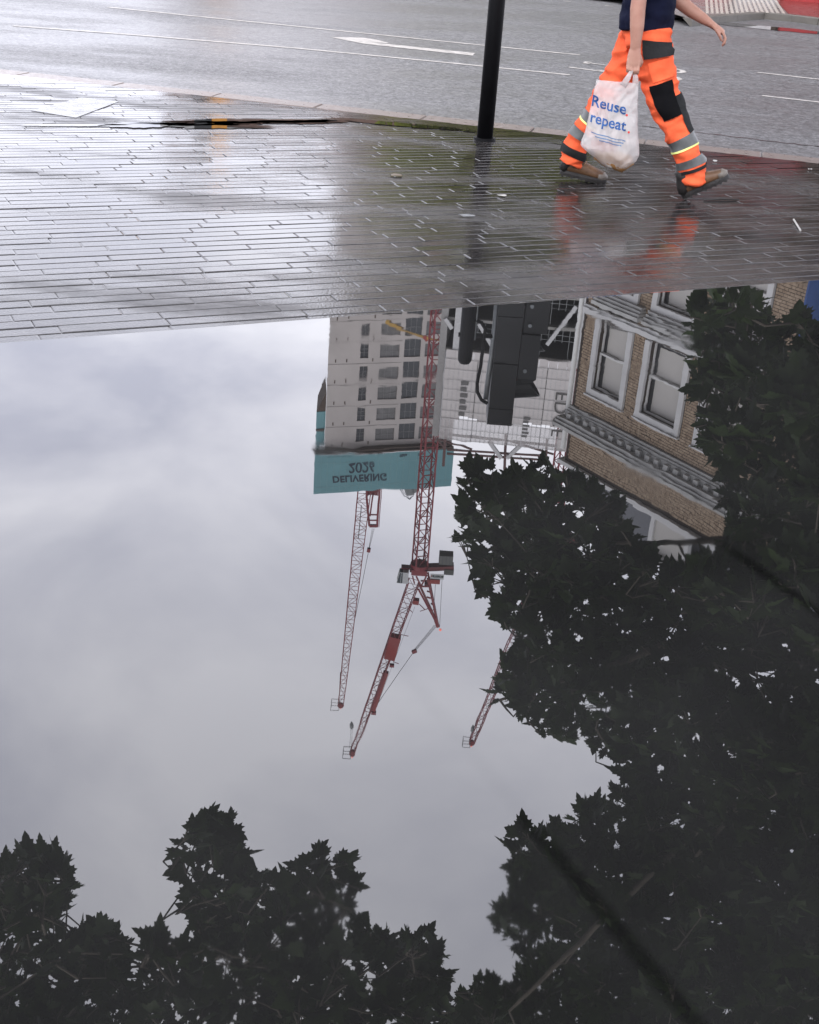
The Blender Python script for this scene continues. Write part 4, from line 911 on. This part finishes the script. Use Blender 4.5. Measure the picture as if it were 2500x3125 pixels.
# ================================================================== PERSON
M_SKIN = mat('skin', (.42,.235,.175), .55, var=.10, vscale=9, col2=(.34,.165,.12))
M_ORANGE = mat('hi_vis_orange', (.93,.145,.055), .8, var=.16, vscale=7, bump=1., bscale=9, spec=.2)
M_GREYB = mat('reflective_grey_band', (.105,.11,.11), .4, vscale=20)
M_LIME = mat('lime_piping', (.75,.80,.25), .6)
M_NAVY = mat('navy_shirt', (.007,.009,.026), .9, spec=.15, var=.15, vscale=6, bump=1., bscale=8)
M_PADK = mat('black_cordura', (.006,.006,.007), .9, spec=.1); M_PADG = mat('grey_cordura', (.020,.021,.022), .85, spec=.2, bump=.4, bscale=40)
M_BOOT = mat('tan_leather', (.15,.080,.040), .5, vscale=12, col2=(.06,.032,.018), bump=.3, bscale=30); M_BOOTD = mat('dark_boot_rubber', (.018,.016,.015), .6, bump=.3, bscale=60); M_LACE = mat('boot_lace', (.4,.25,.14), .7)
M_HAIR = mat('brown_hair', (.05,.032,.02), .6)
pe = empty('person', (1.25,8.50,0), rad(-8), 'walking worker in orange hi-vis trousers and navy shirt carrying a bag', 'person')
V = Vector
def remeshed(mb, name, m, parent, voxel, smooth=4, sub=None, disp=None):
    o = mb.build(name, m, parent, smooth=True)
    r = o.modifiers.new('remesh', 'REMESH'); r.mode = 'VOXEL'; r.voxel_size = voxel; r.use_smooth_shade = True
    s = o.modifiers.new('smooth', 'SMOOTH'); s.factor = .5; s.iterations = smooth
    bpy.context.view_layer.update()
    me = bpy.data.meshes.new_from_object(o.evaluated_get(bpy.context.evaluated_depsgraph_get())); o.modifiers.clear(); old = o.data; o.data = me; bpy.data.meshes.remove(old)
    if disp:
        me.calc_loop_triangles() if False else None
        nr = [v.normal.copy() for v in me.vertices]
        for v, n in zip(me.vertices, nr): v.co += n*disp(v.co)
        me.update()
    me.materials.clear(); me.materials.append(m)
    for p in me.polygons: p.use_smooth = True
    return o
# ---- body: torso, neck, head, arms, hands as one skin
bd = MB()
bd.tube([(0,0,.93),(0,0,1.05),(.0,0,1.2),(.01,0,1.33),(.01,0,1.44),(.015,0,1.50)], [(.15,.11),(.15,.105),(.165,.115),(.185,.12),(.17,.09),(.08,.07)], 20, up=(0,1,0))
bd.tube([(.015,0,1.46),(.03,0,1.53),(.045,0,1.60)], [.062,.058,.06], 14)
bd.tube([(.05,0,1.555),(.055,0,1.59),(.05,0,1.64),(.04,0,1.70),(.035,0,1.75),(.03,0,1.785),(.03,0,1.80)], [(.045,.06),(.062,.082),(.072,.096),(.076,.102),(.070,.095),(.045,.062),(.01,.015)], 20, up=(0,1,0))
bd.tube([(.13,0,1.69),(.155,0,1.665),(.165,0,1.648),(.14,0,1.64)], [.010,.014,.018,.012], 8)      # nose
bd.tube([(.135,-.025,1.612),(.142,0,1.614),(.135,.025,1.612)], [.007,.010,.007], 8)                 # lips
for s in (-1,1): bd.tube([(.045,s*.073,1.70),(.035,s*.083,1.675),(.05,s*.076,1.645)], [.012,.016,.010], 8)
def limb(pts, rr): bd.tube(pts, rr, 14)
limb([(.0,-.15,1.44),(-.02,-.215,1.40),(-.05,-.25,1.29),(-.065,-.265,1.19),(-.065,-.275,1.12),(-.055,-.285,1.02),(-.05,-.29,.945),(-.048,-.29,.90)], [.06,.062,.052,.046,.047,.043,.034,(.026,.033)])
limb([(.02,.15,1.44),(.04,.21,1.40),(.08,.245,1.30),(.115,.26,1.22),(.17,.262,1.165),(.27,.258,1.105),(.35,.254,1.065),(.40,.252,1.04)], [.06,.062,.052,.046,.047,.042,.034,(.033,.026)])
# near (right) hand: a fist closed on the bag handles
hw = V((-.048,-.29,.90))
bd.tube([hw, hw+V((.0,-.004,-.04)), hw+V((.004,-.006,-.085)), hw+V((.006,-.006,-.105))], [(.024,.034),(.022,.042),(.020,.046),(.017,.043)], 14, up=(0,1,0))
for k, (dx, ln) in enumerate(((.033,1.0),(.011,1.08),(-.011,1.0),(-.032,.85))):
    b0 = hw+V((dx,-.012,-.095)); p1 = b0+V((.002,-.008,-.030*ln)); p2 = p1+V((0,.020,-.020*ln)); p3 = p2+V((0,.020,.014*ln))
    bd.tube([b0+V((0,.0,.03)), b0, p1, (p1+p2)/2+V((0,-.001,-.004)), p2, p3], [.0105,.0105,.0095,.009,.0085,.0065], 8)
tb = hw+V((.034,.0,-.045)); bd.tube([hw+V((.018,0,-.02)), tb, tb+V((.018,.012,-.032)), tb+V((.012,.022,-.062))], [.013,.013,.0105,.0075], 8)
# far (left) hand: relaxed, swinging forward
hf = V((.40,.252,1.04)); hd_ = V((.88,0,-.47)).normalized(); hn = V((.47,0,.88))
bd.tube([hf, hf+hd_*.045, hf+hd_*.09, hf+hd_*.105], [(.034,.024),(.042,.021),(.044,.019),(.040,.015)], 14, up=(0,1,0))
for k, (dy, ln) in enumerate(((-.033,.95),(-.011,1.08),(.011,1.0),(.032,.8))):
    b0 = hf+hd_*.098+V((0,dy,0)); d1 = (hd_-hn*.55).normalized(); d2 = (hd_*.45-hn).normalized(); d3 = (-hd_*.25-hn).normalized()
    p1 = b0+d1*.042*ln; p2 = p1+d2*.028*ln; p3 = p2+d3*.02*ln
    bd.tube([b0-hd_*.03, b0, p1, p2, p3], [.0105,.0105,.0095,.0085,.0065], 8)
bd.tube([hf+hd_*.02+V((0,-.022,0)), hf+hd_*.05+V((0,-.046,-.010)), hf+hd_*.08+V((0,-.052,-.030)), hf+hd_*.098+V((0,-.046,-.05))], [.013,.012,.0105,.0075], 8)
body = remeshed(bd, 'body', M_SKIN, pe, .0052, 3)
for s in (-1,1):
    e = MB(); e.tube([(.116,s*.033,1.675),(.124,s*.034,1.675),(.128,s*.034,1.675)], [.012,.009,.003], 10).build('eye', mat('eye_white', (.6,.58,.55), .2), body, smooth=True)
hr = MB(); hr.tube([(-.03,0,1.60),(-.02,0,1.66),(.0,0,1.72),(.015,0,1.77),(.022,0,1.805),(.025,0,1.818)], [(.07,.05),(.085,.078),(.09,.098),(.08,.10),(.05,.07),(.01,.015)], 18, up=(0,1,0)); remeshed(hr, 'hair', M_HAIR, pe, .007, 3, disp=lambda c: .004*noise.noise(c*40))
# ---- shirt
sh = MB()
sh.tube([(-.005,0,.985),(-.005,0,1.03),(.0,0,1.10),(.005,0,1.22),(.01,0,1.34),(.01,0,1.44),(.015,0,1.495),(.02,0,1.52)], [(.178,.160),(.186,.170),(.186,.168),(.192,.155),(.205,.145),(.190,.11),(.105,.085),(.07,.07)], 24, up=(0,1,0))
sh.tube([(.0,-.13,1.45),(-.02,-.215,1.405),(-.045,-.25,1.31),(-.06,-.262,1.235)], [.075,.078,.07,.072], 16); sh.tube([(.02,.13,1.45),(.04,.21,1.405),(.075,.243,1.31),(.098,.255,1.26)], [.075,.078,.07,.072], 16)
wr = lambda c: .013*noise.noise(V((c.x*9,c.y*9,c.z*15))) + .004*noise.noise(c*30)
remeshed(sh, 'shirt', M_NAVY, pe, .010, 4, disp=wr)
# ---- trousers
NEAR = [(.035,-.085,.985),(.045,-.10,.90),(.085,-.112,.79),(.135,-.115,.67),(.195,-.125,.565),(.255,-.132,.46),(.332,-.140,.345),(.392,-.145,.23),(.424,-.147,.155),(.436,-.148,.113)]
NR = [(.125,.105),(.125,.112),(.118,.110),(.108,.104),(.100,.098),(.090,.092),(.082,.084),(.078,.080),(.080,.080),(.083,.082)]
FAR = [(-.015,.085,.985),(-.03,.10,.90),(-.075,.112,.78),(-.125,.118,.665),(-.18,.12,.545),(-.235,.12,.43),(-.305,.12,.315),(-.345,.12,.22),(-.368,.12,.15),(-.375,.12,.11)]
FR = [(.12,.105),(.122,.112),(.116,.108),(.106,.102),(.099,.096),(.090,.090),(.083,.083),(.080,.080),(.082,.081),(.083,.083)]
sw = lambda rr, k=0.: [(b+k, a+k) for a, b in rr]       # (lateral, fore-aft)
tr = MB(); tr.tube(NEAR, sw(NR), 22, up=(0,1,0)); tr.tube(FAR, sw(FR), 22, up=(0,1,0))
tr.tube([(.01,0,.86),(.01,0,.92),(.005,0,.98),(.0,0,1.025)], [(.13,.115),(.175,.135),(.168,.132),(.160,.128)], 24, up=(0,1,0))
def tw_wr(c):
    low = max(0., (.42-c.z)/.42)
    return .010-.030*abs(noise.noise(V((c.x*6+c.z*5,c.y*6,c.z*11-c.x*4)))) + .012*noise.noise(V((c.x*8,c.y*10,c.z*13))) + (.010+.010*low)*noise.noise(V((c.x*10,c.y*10+3,c.z*(26+14*low))))
tro = remeshed(tr, 'trousers', M_ORANGE, pe, .0075, 4, disp=tw_wr)
def path_at(P, R_, t):
    f = t*(len(P)-1); i = min(int(f), len(P)-2); k = f-i
    return V(P[i]).lerp(V(P[i+1]), k), (R_[i][0]+(R_[i+1][0]-R_[i][0])*k, R_[i][1]+(R_[i+1][1]-R_[i][1])*k)
def t_at_z(P, z):
    for i in range(len(P)-1):
        if P[i][2] >= z >= P[i+1][2]: return (i+(P[i][2]-z)/(P[i][2]-P[i+1][2]))/(len(P)-1)
    return 1.
def band(P, R_, z0, z1, m, name, k=.004, arc=None, skew=0.):
    """fabric panel that follows the trouser leg between two heights; arc = (from, to) angle, 0 = outward/lateral near side"""
    b = MB(); n = 28; rows = max(3, int((z0-z1)/.02)); t0, t1 = t_at_z(P, z0), t_at_z(P, z1); a0, a1 = arc or (0, 2*math.pi)
    full = arc is None; cnt = n if full else n+1; vs = []
    for r in range(rows+1):
        t = t0+(t1-t0)*r/rows; c, (rx, ry) = path_at(P, R_, t); c2 = path_at(P, R_, min(1,t+.01))[0]; c1_ = path_at(P, R_, max(0,t-.01))[0]; d = (c2-c1_).normalized()
        lat = V((0,1,0)); fw = d.cross(lat).normalized()*-1
        if fw.x < 0: fw = -fw
        for j in range(cnt):
            a = a0+(a1-a0)*j/n; p = c + lat*(-math.cos(a))*(ry+k) + fw*math.sin(a)*(rx+k)
            p += d*skew*math.sin(a); q = p + V((0,0,0)); w = tw_wr(q); nrm = (lat*(-math.cos(a))+fw*math.sin(a)); vs.append(p+nrm*w)
    fs = []
    for r in range(rows):
        for j in range(n): j2 = (j+1)%n if full else j+1; fs.append((r*cnt+j, r*cnt+j2, (r+1)*cnt+j2, (r+1)*cnt+j))
    b.add(vs, fs); o = b.build(name, m, tro, smooth=True)
    return o
band(NEAR, NR, .385, .328, M_GREYB, 'reflective_band', .005); band(NEAR, NR, .328, .318, M_LIME, 'piping', .005)
band(NEAR, NR, .262, .215, M_GREYB, 'reflective_band', .006); band(NEAR, NR, .205, .185, M_PADG, 'reflective_band', .006)
band(FAR, FR, .43, .375, M_GREYB, 'reflective_band', .005); band(FAR, FR, .375, .365, M_LIME, 'piping', .005)
band(FAR, FR, .325, .275, M_GREYB, 'reflective_band', .005); band(FAR, FR, .215, .165, M_PADG, 'reflective_band', .006)
band(NEAR, NR, .70, .50, M_PADK, 'thigh_pocket', .007, (-.55,.75)); band(NEAR, NR, .60, .386, M_PADG, 'knee_pad', .005, (.75,2.3)); band(FAR, FR, .62, .44, M_PADG, 'knee_pad', .004, (.7,2.4))
band(NEAR, NR, .945, .845, M_PADG, 'hip_pocket', .020, (-.35,1.1), .02)
band(NEAR, NR, .825, .715, M_ORANGE, 'cargo_pocket', .014, (-.25,1.0))
belt = MB(); belt.tube([(.003,0,.985),(.002,0,1.022)], [(.168,.137),(.164,.134)], 28, cap=False, up=(0,1,0)); belt.build('waistband', M_ORANGE, tro, smooth=True)
# ---- boots
def boot(o, lat, pitch):
    R_ = Matrix.Translation(V(o)) @ Matrix.Rotation(pitch, 4, 'Y')
    def T(x, y, z): return R_ @ V((x, y, z))
    up_ = MB(); up_.tube([T(.005,0,.17),T(.0,0,.12),T(.01,0,.085)], [(.052,.056),(.050,.056),(.048,.06)], 16, up=(0,1,0))
    up_.tube([T(-.065,0,.06),T(-.03,0,.066),T(.04,0,.072),(T(.10,0,.058)),T(.16,0,.050),T(.205,0,.044),T(.228,0,.040)], [(.024,.028),(.042,.046),(.044,.050),(.045,.042),(.048,.036),(.040,.030),(.014,.014)], 16, up=(0,1,0))
    bt_ = remeshed(up_, 'boot', M_BOOT, pe, .006, 3)
    so = MB(); n = 22; out = []
    for i in range(n):
        t = 2*math.pi*i/n; x = .078+.158*math.cos(t); w = .046+.008*math.cos(t)-.010*math.exp(-((x-.05)/.05)**2); out.append((x, w*math.sin(t)))
    so.add([T(x,y,-.002) for x,y in out]+[T(x*1.01-.001,y*1.05,.016) for x,y in out]+[T(x,y,.032) for x,y in out], [tuple(range(n-1,-1,-1)), tuple(range(2*n,3*n))]+[(r*n+i,r*n+(i+1)%n,(r+1)*n+(i+1)%n,(r+1)*n+i) for r in range(2) for i in range(n)])
    sole = so.build('sole', M_BOOTD, bt_)
    tr_ = MB()
    for i in range(9):
        x = -.06+i*.033
        if .02 < x < .055: continue
        a, c = T(x,-.038,-.003), T(x,.038,-.003); tr_.bar(a, c, .016, .012)
    tr_.build('tread', M_BOOTD, sole)
    hc = MB(); hc.tube([T(-.07,0,.028),T(-.05,0,.07),T(-.015,0,.12),T(-.008,0,.165)], [(.034,.026),(.046,.042),(.058,.058),(.060,.064)], 14, up=(0,1,0)); hc.build('heel_counter', M_BOOTD, bt_, smooth=True)
    for k in range(4):
        x, z = .045+.024*k, .125-.014*k; MB().tube([T(x,-.034,z-.012),T(x+.006,0,z+.004),T(x+.012,.034,z-.012)], .0035, 6).build('lace', M_LACE, bt_)
    tc_ = MB(); tc_.tube([T(.175,0,.043),T(.21,0,.042),T(.236,0,.036)], [(.048,.034),(.042,.031),(.014,.014)], 14, up=(0,1,0)); tc_.build('toe_cap', mat('scuffed_toe', (.16,.14,.12), .5), bt_, smooth=True)
boot((.452,-.150,.047), 0, rad(-31)); boot((-.355,.12,.028), 0, rad(7))

# ---- carrier bag held in the near hand
M_BAG = bpy.data.materials.new('translucent_carrier_bag'); M_BAG.use_nodes = True
t = M_BAG.node_tree; P = t.nodes['Principled BSDF']; P.inputs['Base Color'].default_value = (.74,.725,.715,1); P.inputs['Roughness'].default_value = .35
tl = t.nodes.new('ShaderNodeBsdfTranslucent'); tl.inputs[0].default_value = (.62,.58,.56,1); tp = t.nodes.new('ShaderNodeBsdfTransparent'); m1 = t.nodes.new('ShaderNodeMixShader'); m1.inputs[0].default_value = .35; m2 = t.nodes.new('ShaderNodeMixShader'); m2.inputs[0].default_value = .42
tcb = t.nodes.new('ShaderNodeTexCoord'); nb = t.nodes.new('ShaderNodeTexNoise'); nb.inputs['Scale'].default_value = 14; nb.inputs['Detail'].default_value = 3; nb.inputs['Distortion'].default_value = 1.2; bb_ = t.nodes.new('ShaderNodeBump'); bb_.inputs['Strength'].default_value = .5; bb_.inputs['Distance'].default_value = .02
t.links.new(tcb.outputs['Object'], nb.inputs['Vector']); t.links.new(nb.outputs[0], bb_.inputs['Height']); t.links.new(bb_.outputs[0], P.inputs['Normal'])
t.links.new(P.outputs[0], m1.inputs[1]); t.links.new(tl.outputs[0], m1.inputs[2]); t.links.new(m1.outputs[0], m2.inputs[1]); t.links.new(tp.outputs[0], m2.inputs[2]); t.links.new(m2.outputs[0], t.nodes['Material Output'].inputs[0])
bag_o = V((1.25,8.50,0)); Rz = Matrix.Rotation(rad(-8),3,'Z'); gp = bag_o + Rz @ V((-.046,-.305,.765))
bag = empty('carrier_bag', gp, rad(-8)+rad(-4), 'translucent white carrier bag printed Reuse. repeat. in the worker\'s hand', 'bag')
# silhouette: (z, x_left, x_right), relative to the grip
SIL = [(-.065,-.215,.045),(-.10,-.218,.052),(-.20,-.225,.062),(-.30,-.235,.075),(-.38,-.243,.09),(-.44,-.262,.105),(-.465,-.262,.110),(-.49,-.225,.112),(-.53,-.160,.098),(-.565,-.118,.06),(-.582,-.085,.035),(-.59,-.03,.02)]
def sil(z):
    for a, c in zip(SIL, SIL[1:]):
        if a[0] >= z >= c[0]:
            k = (a[0]-z)/(a[0]-c[0]); return a[1]+(c[1]-a[1])*k, a[2]+(c[2]-a[2])*k
    return SIL[-1][1:]
def thick(z): f = min(1, max(0, (-.065-z)/.40)); e = min(1, max(0,(z+.59)/.10)); return (.008+.085*f**1.3)*(.25+.75*e**.5)
def bag_pt(s, z, side):
    a, c = sil(z); x = a+(c-a)*(s+1)/2; prof = max(0, 1-abs(s)**3)**.6
    y = side*thick(z)*prof + .014*noise.noise(V((x*14,side*2.,z*9))) + .011*noise.noise(V((x*30+z*9,side,z*7))) - .030*abs(noise.noise(V((x*11+z*5,side*3,z*5)))) + .020*abs(noise.noise(V((x*18-z*9,side*5,z*10)))) + .005*noise.noise(V((x*55-z*40,side,z*30)))
    return V((x, y, z))
bgm = MB(); NS, NZ = 30, 44; zs = [-.065-(.59-.065)*i/NZ for i in range(NZ+1)]
loop = [(-1+2*j/NS, -1) for j in range(NS+1)] + [(1-2*j/NS, 1) for j in range(1, NS)]
vs = [bag_pt(s, z, sd) for z in zs for s, sd in loop]; n = len(loop)
bgm.add(vs, [(i*n+j, i*n+(j+1)%n, (i+1)*n+(j+1)%n, (i+1)*n+j) for i in range(NZ) for j in range(n)]+[tuple(NZ*n+j for j in range(n))])
bgm.build('bag_body', M_BAG, bag, smooth=True)
for x0, x1, yy in ((-.035,-.075,-.012),(.040,.008,.012)):
    b = MB(); b.tube([(x0-.01,yy,-.085),((x0)*.55,yy,-.03),(.0+x0*.12,yy*.5,.012)], [(.004,.022),(.004,.017),(.004,.010)], 10, up=(0,1,0)); b.build('bag_handle', M_BAG, bag, smooth=True)
M_TXT = mat('blue_print', (.012,.08,.26), .5, var=.04); M_DOT = mat('red_print', (.6,.03,.02), .5)
def bag_text(body, size, x, z, m, name='lettering', tilt=-.14, off=.0035):
    me = text_mesh(body, size, name, offset=.0015)
    bm_ = bmesh.new(); bm_.from_mesh(me); bmesh.ops.subdivide_edges(bm_, edges=[e for e in bm_.edges if e.calc_length() > size*.25], cuts=1); bmesh.ops.triangulate(bm_, faces=bm_.faces); bm_.to_mesh(me); bm_.free()
    for v in me.vertices:
        X = x+v.co.x; Z = z+v.co.y+tilt*v.co.x; a, c = sil(Z); s = max(-.98, min(.98, (X-a)/(c-a)*2-1)); q = bag_pt(s, Z, -1); v.co = (X, q.y-off, Z)
    me.materials.clear(); me.materials.append(m); o = bpy.data.objects.new(name, me); COL.objects.link(o); o.parent = bag
bag_text('Reuse', .092, -.115, -.205, M_TXT); bag_text('.', .092, .004, -.228, M_DOT); bag_text('repeat', .088, -.105, -.300, M_TXT); bag_text('.', .088, .032, -.325, M_DOT)
for k in range(3):
    b = MB(); w = .11-.02*k
    pts = []
    for sgn in (1,-1):
        for j in (range(11) if sgn > 0 else range(10,-1,-1)):
            X = -.09-w+2*w*j/10+.01*k; Z = -.385-.016*k-.14*(X+.09)+sgn*.0028; a, c = sil(Z); s = max(-.97,min(.97,(X-a)/(c-a)*2-1)); q = bag_pt(s,Z,-1); pts.append((X,q.y-.0035,Z))
    for j in range(10): b.poly([pts[j],pts[j+1],pts[21-j-1],pts[21-j]])
    b.build('small_print', mat('faded_blue_print', (.10,.20,.36), .5), bag)
cn = MB(); cn.tube([(-.16,0,-.50),(-.08,0,-.52),(.02,0,-.545),(.075,0,-.52)], [.04,.062,.060,.03], 12); cn.build('contents', mat('brown_food_packet', (.33,.17,.06), .6, vscale=12), bag, smooth=True)
cn = MB(); cn.tube([(-.20,.01,-.455),(-.11,.0,-.47),(-.03,.0,-.47)], [.03,.05,.035], 12); cn.build('contents', mat('red_packet', (.30,.06,.04), .5), bag, smooth=True)
